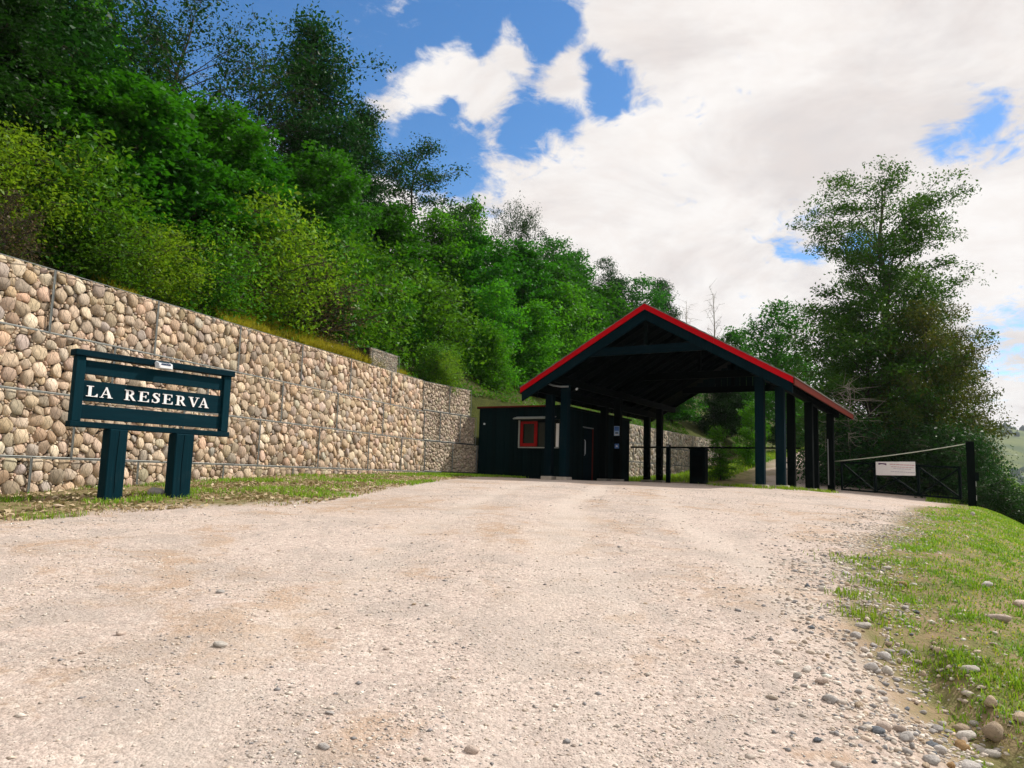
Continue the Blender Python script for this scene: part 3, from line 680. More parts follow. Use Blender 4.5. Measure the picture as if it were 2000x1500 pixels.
wbar(-9.50, -9.05, 2.57, 2.68, 'sash_rail', M['redframe']); wbar(-9.50, -9.05, 3.36, 3.44, 'sash_rail', M['redframe'])
wbar(-9.66, -8.06, 2.515, 2.55, 'sill', M['greymetal'], HR0 - .04, t=.1)
wbar(-9.68, -9.63, 2.55, 3.48, 'frame', M['greymetal'], HR0 - .01)
wbar(-8.93, -8.14, 3.40, 3.48, 'frame', M['dark'], HR0 + .005)
MB().prism([PP(-9.74, HR0 - .30, 3.50), PP(-9.74, HR0 - .02, 3.58), PP(-9.74, HR0 - .02, 3.61), PP(-9.74, HR0 - .31, 3.535)], F3 * 1.55).build('canopy', M['greymetal'], ht)
wbar(-8.20, -8.09, 2.56, 3.36, 'window_reflection', M['white'], HR0 + .01, t=.02)  # white strip standing in for the bright reflection in the corner window
dr = MB().box(PP(HF1 - .06, 4.50, 2.36), F3 * .02, R3 * .40, UP * .98).build('door', M['teal'], ht)
MB().tube([PP(HF1 - .01, 4.18, 2.35), PP(HF1 + .02, 4.18, 2.40), PP(HF1 + .02, 4.18, 2.86), PP(HF1 - .01, 4.18, 2.91)], .016, 6).build('handle', M['cream'], dr)
MB().box(PP(HF1 - .04, 4.92, 2.36), F3 * .03, R3 * .035, UP * .99).build('door_jamb', M['redworn'], ht); MB().box(PP(HF1 - .04, 4.06, 2.36), F3 * .03, R3 * .035, UP * .99).build('door_jamb', M['dark'], ht)
MB().box(PP(HF1 - .04, 4.49, 3.37), F3 * .035, R3 * .47, UP * .025).build('door_head', M['greymetal'], ht)
MB().tube([PP(HF1 + .05, 5.55, 1.4), PP(HF1 + .05, 5.55, 3.9)], .022, 6).build('downpipe', M['gatemetal'], ht)
MB().box(PP(-11.1, HR0 - .015, 3.37), F3 * .03, R3 * .03, UP * .03).build('wall_lamp', M['cream'], ht, .008)

pr_ = 5.3 - .1235
po = thing('notice_sheet', PP(-7.19, pr_, 3.12), 'upright blue and white notice on the post at the far end of hut', 'notice')
MB().box(PP(-7.19, pr_, 3.29), F3 * .105, R3 * .003, UP * .175).build('sheet', M['paleblue'], po)
MB().box(PP(-7.19, pr_ - .004, 3.37), F3 * .09, R3 * .001, UP * .075).build('printed_block', M['blue'], po)
MB().box(PP(-7.19, pr_ - .004, 3.215), F3 * .055, R3 * .001, UP * .022).build('printed_block', M['cell'], po)
MB().box(PP(-7.19, pr_ - .004, 3.155), F3 * .085, R3 * .001, UP * .025).build('printed_block', M['white'], po)
po = thing('notice_sheet', PP(-7.18, pr_, 2.66), 'small square dark blue sign with white mark under the upright notice', 'notice')
MB().box(PP(-7.18, pr_, 2.735), F3 * .085, R3 * .003, UP * .085).build('sheet', M['blue'], po)
MB().prism([PP(-7.22, pr_ - .0035, 2.70), PP(-7.14, pr_ - .0035, 2.70), PP(-7.14, pr_ - .0035, 2.73), PP(-7.17, pr_ - .0035, 2.775), PP(-7.22, pr_ - .0035, 2.76)], -R3 * .001).build('white_mark', M['white'], po)

# ------------------------------------------------------------------ barrier under the roof
bz = float(surf_z(*PW(-5.1, 8.3)))
bb = thing('boom_barrier', PP(-5.1, 8.3, bz), 'dark boom barrier with square cabinet closing the drive under the pavilion', 'barrier')
MB().box(PP(-5.1, 8.3, (bz + 2.76) / 2), F3 * .30, R3 * .22, UP * (2.76 - bz) / 2).build('cabinet', M['gatemetal'], bb, .02)
MB().box(PP(-5.1, 8.3, 2.785), F3 * .33, R3 * .25, UP * .024).build('cabinet_lid', M['gatemetal'], bb, .01)
MB().box(PP(-5.1, 8.075, 2.1), F3 * .20, R3 * .004, UP * .42).build('cabinet_door', M['dark'], bb, .002)
MB().box(PP(-4.55, 8.02, 2.83), F3 * 3.25, R3 * .022, UP * .032).build('arm', M['gatemetal'], bb, .006)
rz0 = float(surf_z(*PW(-6.32, 8.3)))
rp = thing('barrier_post', PP(-6.32, 8.3, rz0), 'slim dark barrier post with white bands between the gatehouse and cabinet', 'post')
along(MB().box(PP(-6.32, 8.3, (rz0 - .2 + 2.95) / 2), F3 * .075, R3 * .075, UP * (2.95 - rz0 + .2) / 2).build('post_shaft', M['teal'], rp, .008), R3)
MB().box(PP(-6.32, 8.22, 2.88), F3 * .055, R3 * .004, UP * .04).build('reflector', M['white'], rp); MB().box(PP(-6.395, 8.30, 2.70), F3 * .004, R3 * .05, UP * .09).build('reflector', M['white'], rp)

# ------------------------------------------------------------------ field gate on the right
GA = np.array([12.22, 28.42]); GB = np.array([14.50, 24.74]); gd = np.array([*(GB - GA), 0]); GLN = np.linalg.norm(gd); gd /= GLN; gn = np.array([gd[1], -gd[0], 0])
if gn[1] > 0: gn = -gn
def GP(s, h, d=0.0):
    q = GA + (GB - GA) * s; z0 = 1.27 + (1.10 - 1.27) * s
    return np.array([q[0], q[1], z0 + h]) + gn * d
gt = thing('field_gate', GP(.5, 0), 'wide dark steel field gate with crossed braces and wires beside the pavilion', 'gate')
def gbar(name, s0, h0, s1, h1, w=.05, d=.0, mat='gatemetal'): return MB().bar(GP(s0, h0, d), GP(s1, h1, d), w, w, gn).build(name, M[mat], gt)
for s in (.004, .31, .67, .985): gbar('stile', s, .10, s, 1.17, .075 if s > .3 else .06)
gbar('top_rail', .012, 1.13, .978, 1.13, .06, .0); gbar('bottom_rail', .012, .14, .978, .14, .065, .0)
for a, b in ((.02, .30), (.32, .66), (.68, .975)):
    gbar('brace', a, 1.08, b, .20, .045, .012); gbar('brace', a, .20, b, 1.08, .04, -.034)
for h in (.36, .55, .74, .93): MB().tube([GP(.01, h, -.06), GP(.5, h - .01, -.06), GP(.98, h, -.06)], .006, 4).build('wire', M['gatemetal'], gt)
MB().tube([GP(.75, .14, -.06), GP(.75, 1.13, -.06)], .008, 4).build('wire', M['gatemetal'], gt)
ns = thing('notice_board', GP(.49, .75, .05), 'white notice panel with purple mark and pale lines of print on gate', 'notice')
MB().box(GP(.49, 0.995, .055), gd * .165 * GLN, gn * .008, UP * .235).build('panel', M['white'], ns, .003)
pm = MB().prism([GP(.350, 1.165, .0635), GP(.418, 1.158, .0635), GP(.418, 1.090, .0635), GP(.404, 1.112, .0635), GP(.384, 1.125, .0635), GP(.364, 1.114, .0635), GP(.350, 1.098, .0635)], gn * .001).build('emblem', M['purple'], ns)
rng = np.random.default_rng(4)
for h, a, b, mt, hh in ((1.045, .445, .648, 'redprint', .016), (.965, .455, .63, 'redprint', .012), (.905, .475, .61, 'greyprint', .011), (.80, .452, .64, 'greyprint', .013)):
    mb = MB(); s = a
    while s < b:
        w = rng.uniform(.010, .032); mb.box(GP(min(s + w / 2, b), h + .09 - (s - .445) * .02, .064), gd * w / 2 * GLN * .86, gn * .0006, UP * hh); s += w
    mb.build('print_line', M[mt], ns)
gz_ = float(surf_z(14.66, 24.5))
gp = thing('gate_post', (14.66, 24.5, gz_), 'thick black gate post with white reflectors at right end of gate', 'post')
along(MB().box((14.66, 24.5, (gz_ - .5 + 3.06) / 2), F3 * .115, R3 * .115, UP * (3.06 - gz_ + .5) / 2).build('post_shaft', M['dark'], gp, .01), R3)
for z in (1.72, 1.28): MB().box(np.array([14.66, 24.5, z]) + F3 * .12 - R3 * .02, F3 * .006, R3 * .07, UP * .085).build('reflector', M['white'], gp)
MB().box(np.array([14.66, 24.5, 1.95]) + F3 * .16, F3 * .045, R3 * .05, UP * .13).build('lock_box', M['gatemetal'], gp)
pts = [np.array([12.0, 28.45, 2.43]) * (1 - t) + np.array([14.58, 24.62, 2.98]) * t - UP * .05 * 4 * t * (1 - t) for t in np.linspace(0, 1, 12)]
cb = MB().tube(pts, .016, 6).build('gate_cable', M['rope'], None, smooth=True); tag(cb, 'pale cable sloping up from the pavilion post to the gate post', 'cable')

# ------------------------------------------------------------------ trees and shrubs
def leaves(C, size, rng, up=.8, aspect=.52, jit=.35, droop=.0):
    """one bent four-cornered leaf per centre"""
    n = len(C); nrm = rng.normal(0, 1, (n, 3)) + [0, 0, up]; nrm /= np.linalg.norm(nrm, axis=1)[:, None]
    d = rng.normal(0, 1, (n, 3)) - [0, 0, droop]; d -= nrm * (d * nrm).sum(1)[:, None]; d /= np.linalg.norm(d, axis=1)[:, None] + 1e-9
    s = np.cross(nrm, d); L = (size * (1 + rng.normal(0, jit, n)).clip(.4, 2))[:, None]
    V = np.stack([C - d * L * .5, C + s * L * aspect * .5 + nrm * L * .10, C + d * L * .5 - nrm * L * .06, C - s * L * aspect * .5 + nrm * L * .10], 1).reshape(-1, 3)
    F = np.arange(n * 4).reshape(n, 4); return V, F
def smooth_poly(p, n):
    p = np.array(p, float); t = np.linspace(0, len(p) - 1, n); i = np.minimum(t.astype(int), len(p) - 2); f = (t - i)[:, None]
    q = p[i] * (1 - f) + p[i + 1] * f
    for _ in range(2): q[1:-1] = (q[:-2] + 2 * q[1:-1] + q[2:]) / 4
    return q
def grow(name, seed, H, prof, nl, cb, leaf, nleaf, cs, flat, rise, mat, bark, tr=.10, twigs=1, aspect=.52, start=.35, lean=(0, 0), up=.8, tophole=0, gap=1.0, droop=0):
    """trunk with limbs and twigs, leaf clumps hung along them; prof(h) = crown radius / H"""
    rng = np.random.default_rng(seed); wd = MB(); hh = np.linspace(0, 1, 10)
    wob = np.cumsum(rng.normal(0, .012, (10, 2)), 0) * H; wob -= wob[0]
    tp = np.c_[wob[:, 0] + lean[0] * H * hh ** 1.5, wob[:, 1] + lean[1] * H * hh ** 1.5, hh * H * .96]
    wd.tube(tp, list(tr * (1 - hh * .93) + .006), 7)
    def trunk(h): 
        x = min(h / .96, 1) * 9; i = min(int(x), 8); return tp[i] * (1 - x + i) + tp[i + 1] * (x - i)
    CL = []
    for i in range(nl):
        h = cb + (1 - cb) * ((i + rng.random()) / nl); az = i * 2.39996 + rng.normal(0, .35)
        r = prof(h) * H * rng.uniform(.62, 1.12)
        if r < .03 * H: continue
        b = trunk(max(h - rise * r / H * .7 - .02, .05)); dv = np.array([cos(az), sin(az), 0])
        e = trunk(h) * [1, 1, 0] + dv * r + [0, 0, h * H + rng.normal(0, .02) * H]
        mid_ = (b + e) / 2 + [0, 0, (.10 if rise > 0 else .05) * r] + rng.normal(0, .07, 3) * r
        ln = smooth_poly([b, mid_, e], 7); r0 = max(tr * .42 * (1 - h * .75) * (r / (.3 * H)) ** .5, .012)
        wd.tube(ln, list(np.linspace(r0, .006, 7)), 4, False)
        m_ = max(3, int(2 + r / cs * 1.3 * gap))
        for t in np.linspace(start, 1.02, m_):
            x = min(t, 1) * 6; j = min(int(x), 5); c = ln[j] * (1 - x + j) + ln[j + 1] * (x - j)
            for _ in range(twigs):
                o = rng.normal(0, .55, 3) * [cs * 2.0, cs * 2.0, cs * 1.1] * (.4 + t * .6); q = c + o
                CL.append(q)
                if np.linalg.norm(o) > cs * .8: wd.tube([c, c + o * .55 + rng.normal(0, .1, 3) * cs, q], [.010, .007, .003], 3, False)
    top = trunk(.97); CL += [top + rng.normal(0, 1, 3) * [cs * .6, cs * .6, cs] for _ in range(4)]
    CL = np.array(CL)
    me_t = mesh(name + '_trunk', wd.v, wd.f, bark, True)
    if nleaf == 0: return me_t, None, H
    wgt = (rng.random(len(CL)) ** (.7 if not tophole else 1.6) + .12) * (1 - tophole * np.clip((CL[:, 2] / H - .62) / .25, 0, 1)); k = rng.choice(len(CL), nleaf, p=wgt / wgt.sum())
    P = CL[k] + np.clip(rng.normal(0, 1, (nleaf, 3)), -1.75, 1.75) * [cs, cs, cs * flat]
    clump = rng.random(len(CL))[k]
    tint = np.clip(.52 * clump + .42 * rng.random(nleaf), 0, 1)
    V, F = leaves(P, leaf, rng, up, aspect, droop=droop)
    return me_t, mesh(name + '_crown', V, F, M[mat], False, tint=np.repeat(tint, 4)), H
def ovoid(rm, c=.55, p=2.0): return lambda h: rm * max(0, 1 - abs((h - c) / (1 - c if h > c else c + .12)) ** p) ** .5
def cone(rm, base=.12): return lambda h: rm * min(1, (h - base + .25) / .25) * (1 - h) ** .75 + .02
B, BP = M['bark'], M['barkpale']
V = {}
V['maple1'] = grow('maple', 1, 7.0, ovoid(.34, .5), 54, .10, .145, 25000, .28, .40, .5, 'maple', B, .09, 1, .72, up=1.7)
V['maple2'] = grow('maple', 2, 7.0, ovoid(.30, .42, 1.6), 54, .06, .15, 25000, .28, .38, .5, 'maple', B, .08, 1, .75, up=1.9)
V['maple3'] = grow('maple', 3, 6.0, ovoid(.42, .45), 52, .06, .16, 24000, .30, .34, .4, 'maple', B, .09, 1, .75, up=2.0)
V['ever1'] = grow('evergreen', 4, 10.0, cone(.27), 74, .10, .12, 50000, .30, .5, .35, 'ever', B, .14, 2)
V['ever2'] = grow('evergreen', 5, 10.0, lambda h: .21 * (1 - h) ** .5 * (.75 + .5 * abs(sin(h * 13))) + .015, 78, .10, .12, 54000, .32, .5, .45, 'ever', B, .15, 2)
V['sparse1'] = grow('open_tree', 6, 9.0, ovoid(.44, .72), 40, .34, .115, 22000, .30, .5, .75, 'ever', B, .15, 2, start=.4)
V['sparse2'] = grow('open_tree', 7, 9.0, lambda h: .26 * (.6 + .5 * abs(sin(h * 16))) * min(1, (1.04 - h) * 4), 34, .30, .11, 16000, .28, .28, .35, 'ever', B, .12, 2, start=.4)
V['sapling'] = grow('sapling', 8, 6.0, cone(.20, .05), 46, .08, .15, 10000, .27, .7, .6, 'sapling', B, .05, 2)
V['young'] = grow('young_tree', 9, 6.0, ovoid(.30, .42), 50, .06, .16, 11000, .24, .65, .6, 'sapling', B, .06, 1)
V['ybush'] = grow('yellow_bush', 10, 3.2, ovoid(.52, .45), 40, .03, .10, 10000, .24, .8, .5, 'yellow', B, .04, 2, start=.3)
V['bush'] = grow('bush', 11, 3.0, ovoid(.55, .42), 40, .03, .11, 9000, .26, .8, .5, 'shrub', B, .04, 2, start=.3)
V['bush2'] = grow('bush', 12, 3.0, ovoid(.46, .5), 38, .03, .12, 9000, .24, .75, .6, 'shrub', B, .04, 2, start=.3)
V['dbush'] = grow('dark_bush', 13, 3.2, ovoid(.55, .40), 40, .02, .12, 10000, .30, .8, .5, 'ever', B, .05, 2, start=.3)
V['twiggy'] = grow('dry_shrub', 14, 2.2, ovoid(.55, .5), 60, .05, .07, 2600, .20, .9, .7, 'dry', B, .03, 3)
V['snag'] = grow('dead_tree', 15, 9.0, lambda h: .20 * (1.15 - h), 30, .30, .1, 0, .3, 1, 1.3, 'ever', BP, .12, 2)
V['bare'] = grow('bare_tree', 16, 8.0, ovoid(.30, .7), 40, .35, .08, 500, .35, .8, .9, 'ever', B, .08, 2)
V['conifer'] = grow('young_conifer', 17, 2.6, cone(.30, .05), 50, .08, .09, 6000, .13, .35, .1, 'shrub', B, .035, 2, aspect=.35)
V['tall'] = grow('tall_tree', 18, 10.0, ovoid(.22, .66, 2.5), 50, .30, .17, 12000, .30, .6, .6, 'maple', B, .13, 1)
def plant(kind, var, x, y, h, wf, label, cat='tree', group=None, z=None, rot=None, sink=.15):
    mt, mc, H = V[var]; z0 = z if z is not None else (float(hill_z(x, y)) if hill_d(x, y) > .3 else float(surf_z(x, y)))
    o = thing(kind, (x, y, z0 - sink), label, cat, group); s = (h + sink) / H; o.scale = (s * wf, s * wf, s)
    o.rotation_euler = (0, 0, rot if rot is not None else (x * 7.31 + y * 3.77) % 6.28)
    link('trunk' if cat == 'tree' else 'stem', mt, o)
    if mc: link('crown' if cat == 'tree' else 'foliage', mc, o)
    return o
G1 = 'trees on the slope above the gabion wall'; G2 = 'shrubs along the top of the gabion wall'
# skyline
plant('evergreen_tree', 'ever2', -11.8, 17.0, 8.6, 1.5, 'huge dark evergreen filling the upper left corner of the slope', 'tree', G1)
plant('evergreen_tree', 'ever1', -10.6, 14.6, 5.4, 1.5, 'dark drooping evergreen below the huge one at the left edge', 'tree', G1)
plant('sapling_tree', 'sapling', -12.0, 20.0, 6.2, .8, 'slim bright green pointed tree top rising beside the huge dark evergreen', 'tree', G1)
plant('open_tree', 'sparse1', -11.6, 24.0, 8.3, 1.0, 'wide open crowned tree with dark leaves against the blue sky', 'tree', G1)
plant('open_tree', 'sparse1', -13.3, 23.0, 7.3, .8, 'open tree half hidden between the bright pointed top and wide crown', 'tree', G1, rot=2.0)
plant('bare_tree', 'bare', -9.75, 27.0, 8.6, .9, 'nearly leafless twiggy tree leaning out right of the wide open crown', 'tree', G1)
plant('evergreen_tree', 'ever2', -8.65, 30.0, 11.3, 1.0, 'tall pointed dark evergreen, highest peak in the middle of the slope', 'tree', G1, rot=.4)
plant('evergreen_tree', 'ever1', -7.2, 33.0, 9.0, .9, 'dark evergreen on the right shoulder of the tall pointed one', 'tree', G1)
plant('layered_tree', 'sparse2', -5.3, 36.0, 9.0, 1.15, 'airy tree with flat layered dark boughs against blue sky and cloud', 'tree', G1)
plant('young_tree', 'young', -2.9, 40.0, 7.4, .75, 'bright green narrow tree right of the airy layered tree', 'tree', G1)
plant('open_tree', 'sparse1', -.3, 44.0, 8.9, .55, 'small open topped tree standing out against the white cloud', 'tree', G1, rot=4)
plant('maple_tree', 'tall', 2.3, 50.0, 8.2, 1.1, 'round dark green tree on the falling skyline behind the open topped tree', 'tree', G1)
plant('maple_tree', 'maple2', 4.0, 53.0, 8.3, .9, 'narrow green tree next along the skyline, left of the brownish top', 'tree', G1)
plant('open_tree', 'sparse2', 6.9, 55.0, 9.4, .7, 'thin brownish topped tree rising above the skyline left of the roof', 'tree', G1)
plant('evergreen_tree', 'ever1', 8.2, 56.0, 8.6, .9, 'dark evergreen just behind the left slope of the red edged roof', 'tree', G1)
plant('maple_tree', 'tall', 10.1, 58.0, 9.4, 1.0, 'green tree directly behind the peak of the pavilion roof', 'tree', G1)
plant('evergreen_tree', 'ever1', 12.7, 62.0, 10.8, .75, 'pointed dark tree peeping over the roof right of its peak', 'tree', G1)
plant('dead_tree', 'snag', 14.3, 60.0, 9.9, .9, 'grey dead snag, shorter of the two above the right roof slope', 'tree', G1, rot=1)
plant('dead_tree', 'snag', 15.9, 60.0, 11.6, .8, 'tall grey dead snag with thin bare spikes above the right roof slope', 'tree', G1, rot=3)
plant('maple_tree', 'maple1', 19.0, 66.0, 9.2, .8, 'low green tree top just over the roof right of the snags', 'tree', G1)
# middle row
plant('maple_tree', 'maple3', -10.0, 15.6, 3.6, 1.1, 'broad leaved tree in shade below the dark evergreens at far left', 'tree', G1)
plant('maple_tree', 'maple3', -9.2, 17.2, 4.3, 1.1, 'large leaved green maple above the left end of the name board', 'tree', G1)
plant('maple_tree', 'maple1', -8.7, 20.0, 4.9, 1.2, 'rounded green maple left of the big yellow green bush', 'tree', G1)
plant('maple_tree', 'maple2', -8.25, 22.2, 5.0, 1.2, 'mid green tree behind the big yellow green bush', 'tree', G1)
plant('maple_tree', 'maple1', -7.0, 25.0, 5.8, 1.0, 'leafy green tree in front of the tall pointed evergreen', 'tree', G1)
plant('maple_tree', 'tall', -6.3, 28.0, 6.3, 1.0, 'dark green tree between the pointed evergreen and the layered tree', 'tree', G1)
plant('maple_tree', 'maple2', -5.4, 31.0, 5.3, 1.2, 'bushy green tree below the airy layered tree', 'tree', G1)
plant('young_tree', 'young', -3.9, 35.0, 5.9, 1.0, 'fresh green tree halfway up the slope above the gravel filled gabion', 'tree', G1)
plant('maple_tree', 'maple1', -1.95, 36.2, 6.0, 1.1, 'full green maple under the open topped tree', 'tree', G1)
plant('maple_tree', 'maple2', .1, 40.0, 6.6, 1.1, 'tall leafy maple in the middle of the slope left of the roof', 'tree', G1)
plant('maple_tree', 'maple1', 2.6, 45.0, 6.8, 1.1, 'darker maple behind the bright tree near the roof edge', 'tree', G1)
plant('maple_tree', 'maple3', 5.2, 49.0, 6.6, 1.0, 'shaded broad tree behind the left roof slope', 'tree', G1)
# front row
plant('yellow_bush', 'ybush', -9.15, 13.1, 2.0, 1.1, 'yellow green bush at the left edge above the wall', 'bush', G2)
plant('dry_shrub', 'twiggy', -8.45, 12.3, 1.15, .8, 'brown dried tangle of twigs on the wall top at far left', 'shrub', G2)
plant('bush', 'bush2', -8.75, 14.6, 2.4, 1.1, 'green bush just right of the brown dried tangle', 'bush', G2)
plant('bush', 'bush', -8.1, 14.4, 1.3, 1.2, 'low green bush on the wall top above the name board', 'bush', G2)
plant('yellow_bush', 'ybush', -7.62, 15.9, 1.5, 1.3, 'low yellow green bush right of the name board, against the maples', 'bush', G2, rot=1.2)
plant('bush', 'bush', -7.2, 17.6, 1.9, 1.1, 'green bush between the low yellow bush and the big yellow one', 'bush', G2)
plant('yellow_bush', 'ybush', -6.6, 19.8, 3.3, 1.05, 'big pale yellow green bush in the middle of the wall top', 'bush', G2, rot=2.2)
plant('dry_shrub', 'twiggy', -5.75, 21.4, 2.3, 1.1, 'greyish twiggy shrub right of the big pale yellow green bush', 'shrub', G2, rot=.7)
plant('bush', 'bush2', -5.85, 23.0, 3.4, 1.0, 'upright green bush behind the greyish twiggy shrub', 'bush', G2)
plant('bush', 'bush', -5.15, 26.0, 3.7, 1.0, 'tall green bush behind the gravel filled gabion', 'bush', G2)
plant('young_tree', 'young', -4.5, 29.0, 2.9, 1.2, 'young bright tree above the corner of the wall', 'tree', G1)
plant('bush', 'bush2', -3.2, 30.0, 3.4, 1.1, 'leafy bush above the shaded wall section', 'bush', G2)
plant('young_tree', 'young', -1.05, 33.0, 4.3, 1.0, 'bright young tree above the left end of the hut', 'tree', G1)
plant('young_tree', 'sapling', -.75, 32.0, 2.6, 1.3, 'small fresh sapling just over the hut roof', 'tree', G1)
plant('young_tree', 'sapling', 1.1, 36.0, 4.5, 1.4, 'pointed bright sapling left of the pavilion eave', 'tree', G1)
plant('young_tree', 'young', 2.85, 40.0, 5.8, .95, 'bright green tree touching the left roof slope of the pavilion', 'tree', G1)
plant('yellow_bush', 'ybush', -2.35, 27.0, 1.3, .85, 'yellow green bush spilling over the top of the shaded wall section', 'bush', G2, rot=4.1)
plant('bush', 'bush', -2.75, 27.6, 1.45, 1.1, 'green bush behind the yellow one spilling over the wall corner', 'bush', G2)
plant('bush', 'bush', .1, 30.6, 1.9, 1.1, 'green bush over the hut roof beside the pavilion eave', 'bush', G2)
plant('bush', 'bush2', 1.5, 32.4, 2.2, 1.1, 'green bush behind the hut under the pavilion eave', 'bush', G2)
# seen through and beyond the pavilion
G3 = 'trees beyond the pavilion'
for (kd, v, x, y, h, wf, lb) in (
    ('maple_tree', 'maple1', 3.6, 44.0, 5.5, 1.2, 'leafy tree over the far gabion wall, leftmost seen through the pavilion'),
    ('maple_tree', 'maple3', 7.4, 49.0, 5.2, 1.3, 'broad green tree seen through the middle of the pavilion opening'),
    ('maple_tree', 'maple2', 11.4, 54.0, 5.5, 1.3, 'green tree seen through the pavilion left of its right posts'),
    ('evergreen_tree', 'ever1', 16.4, 59.0, 7.0, 1.3, 'dark tree seen between the right hand posts of the pavilion'),
    ('maple_tree', 'maple1', 21.5, 60.5, 7.5, 1.2, 'shaded tree at the head of the drive beyond the right posts')):
    plant(kd, v, x, y, h, wf, lb, 'tree', G3)
plant('young_tree', 'young', 13.1, 42.0, 3.4, .8, 'bright green young tree on the bank seen left of the front right posts', 'tree', G3)
plant('maple_tree', 'maple2', 7.6, 48.0, 4.6, 1.2, 'leafy bright maple rising behind the far gabion wall end', 'tree', G3)
plant('young_conifer', 'conifer', 9.55, 35.0, 2.35, 1.0, 'young light green conifer beyond the barrier in front of far gabion wall', 'tree', G3)
plant('tall_tree', 'tall', 17.6, 50.5, 10.6, 1.0, 'lone rounded tree on the skyline between the roof and the giant tree', 'tree', G3, rot=.5)
# giant tree beyond the gate
def bigprof(h): return float(np.interp(h, [0, .15, .35, .55, .72, .86, .95, 1.0], [.18, .215, .225, .23, .23, .22, .20, .13]))
V['giant'] = grow('giant_tree', 41, 16.5, lambda h: bigprof(h) * (.84 + .26 * abs(sin(h * 19))), 84, .08, .130, 86000, .36, .42, .95, 'big', B, .36, 2, start=.45, lean=(.02, 0), tophole=.22, gap=.42)
V['rusty'] = grow('rusty_tree', 43, 9.0, ovoid(.44, .40, 2.2), 62, .04, .14, 34000, .36, .50, .3, 'rust', B, .16, 2, gap=.5)
V['mixed'] = grow('mixed_tree', 44, 9.0, ovoid(.40, .42, 2.2), 60, .04, .14, 32000, .36, .5, .3, 'big', B, .16, 2, gap=.5)
plant('giant_tree', 'giant', 18.9, 38.0, 15.4, 1.02, 'giant old tree with bare upper limbs and open top beyond the gate', 'tree', rot=.9)
plant('mixed_tree', 'mixed', 16.6, 35.4, 8.6, 1.0, 'dense dark green tree at the left foot of the giant tree', 'tree', G3)
plant('rusty_tree', 'rusty', 18.3, 34.2, 8.2, .78, 'dense rusty brown and green tree in front of the giant trunk', 'tree', G3, rot=2.6)
plant('rusty_tree', 'rusty', 21.1, 37.0, 7.4, .72, 'reddish brown leaved tree at the right foot of the giant tree', 'tree', G3, rot=.2)
for (kd, v, x, y, h, wf, lb) in (
    ('dark_bush', 'dbush', 14.4, 33.5, 2.9, 1.2, 'dark bush behind the left end of the field gate'),
    ('dark_bush', 'dbush', 16.8, 32.0, 2.8, 1.2, 'dark bush behind the white notice panel'),
    ('dark_bush', 'dbush', 17.6, 30.4, 2.7, 1.0, 'dark bush behind the right half of the gate'),
    ('dark_bush', 'dbush', 17.0, 28.0, 2.4, .62, 'leafy dark green bush just right of the gate post'),
    ('bush', 'bush', 20.1, 33.0, 1.7, 1.1, 'tall green bush below the rusty crown at right'),
    ('bush', 'bush', 19.0, 29.5, 1.1, 1.5, 'round green bush on the lower slope at the right edge'),
    ('dark_bush', 'dbush', 16.6, 26.2, 1.2, 1.3, 'dark bush low on the slope below the gate post'),
    ('dark_bush', 'dbush', 18.1, 26.8, 1.3, 1.4, 'dark bush in shade at far right of the lower slope')):
    plant(kd, v, x, y, h, wf, lb, 'bush', 'bushes round the gate')
# a few pale dead boughs over the eave
dm = grow('boughs', 55, 3.2, lambda h: .55 * (1.15 - h), 16, .25, .1, 0, .5, .6, .3, 'big', BP, .045, 3)[0]
db = thing('dead_bough', (14.9, 33.6, 2.6), 'pale leafless dead boughs poking out above the right eave', 'branch'); db.rotation_euler = (.1, -.5, 1.0)
link('limb', dm, db); db.scale = (1.0, 1.0, 1.15)

# ------------------------------------------------------------------ undergrowth, grass, gravel, loose stones
rng = np.random.default_rng(101)
n = 46000
tt = rng.uniform(-4, 44, n); dd = .42 + 7 * rng.random(n) ** 1.6
P2 = np.where((tt < 14.6)[:, None], W1O + W1D * tt[:, None] + W1N * dd[:, None], W2O + W2D * (tt - 14.6)[:, None] + W2N * dd[:, None])
cl_ = vnoise(P2[:, 0], P2[:, 1], 1.3, 61)
keep = rng.random(n) < np.clip((cl_ - .30) * 3.0, .06, 1); P2 = P2[keep]; cl_ = cl_[keep]; dd = dd[keep]
hgt_ = rng.random(len(P2)) * np.clip((cl_ - .32) * 2.2, .08, .75) * np.clip((dd - .1) * 1.2, .3, 1)
P3 = np.c_[P2, hill_z(P2[:, 0], P2[:, 1]) + hgt_]
Vv, Ff = leaves(P3, .095, rng, .7)
tag(link('undergrowth', mesh('undergrowth', Vv, Ff, M['shrub'], False, tint=np.repeat(np.clip(rng.random(len(P3)) * .6 + .35 * (cl_ - .3), 0, 1), 4))), kind='stuff')
def blades(P, h, w, rng, bend=.5):
    """curved grass blades of two faces"""
    n = len(P); az = rng.random(n) * 2 * pi; d = np.c_[np.cos(az), np.sin(az), np.zeros(n)]; s = np.c_[-d[:, 1], d[:, 0], d[:, 2]]
    b = rng.uniform(.15, 1.0, n)[:, None] * bend; h = h[:, None]; w = w[:, None]; Z = np.array([0, 0, 1.0])
    m_ = P + Z * h * .58 + d * h * b * .35; t_ = P + Z * h * (1 - .35 * b) + d * h * b
    Vb = np.stack([P - s * w / 2, P + s * w / 2, m_ + s * w * .4, m_ - s * w * .4, t_], 1).reshape(-1, 3); o = np.arange(n)[:, None] * 5
    tri = np.concatenate([o + [0, 1, 2], o + [0, 2, 3], o + [3, 2, 4]], 0)
    return Vb, tri
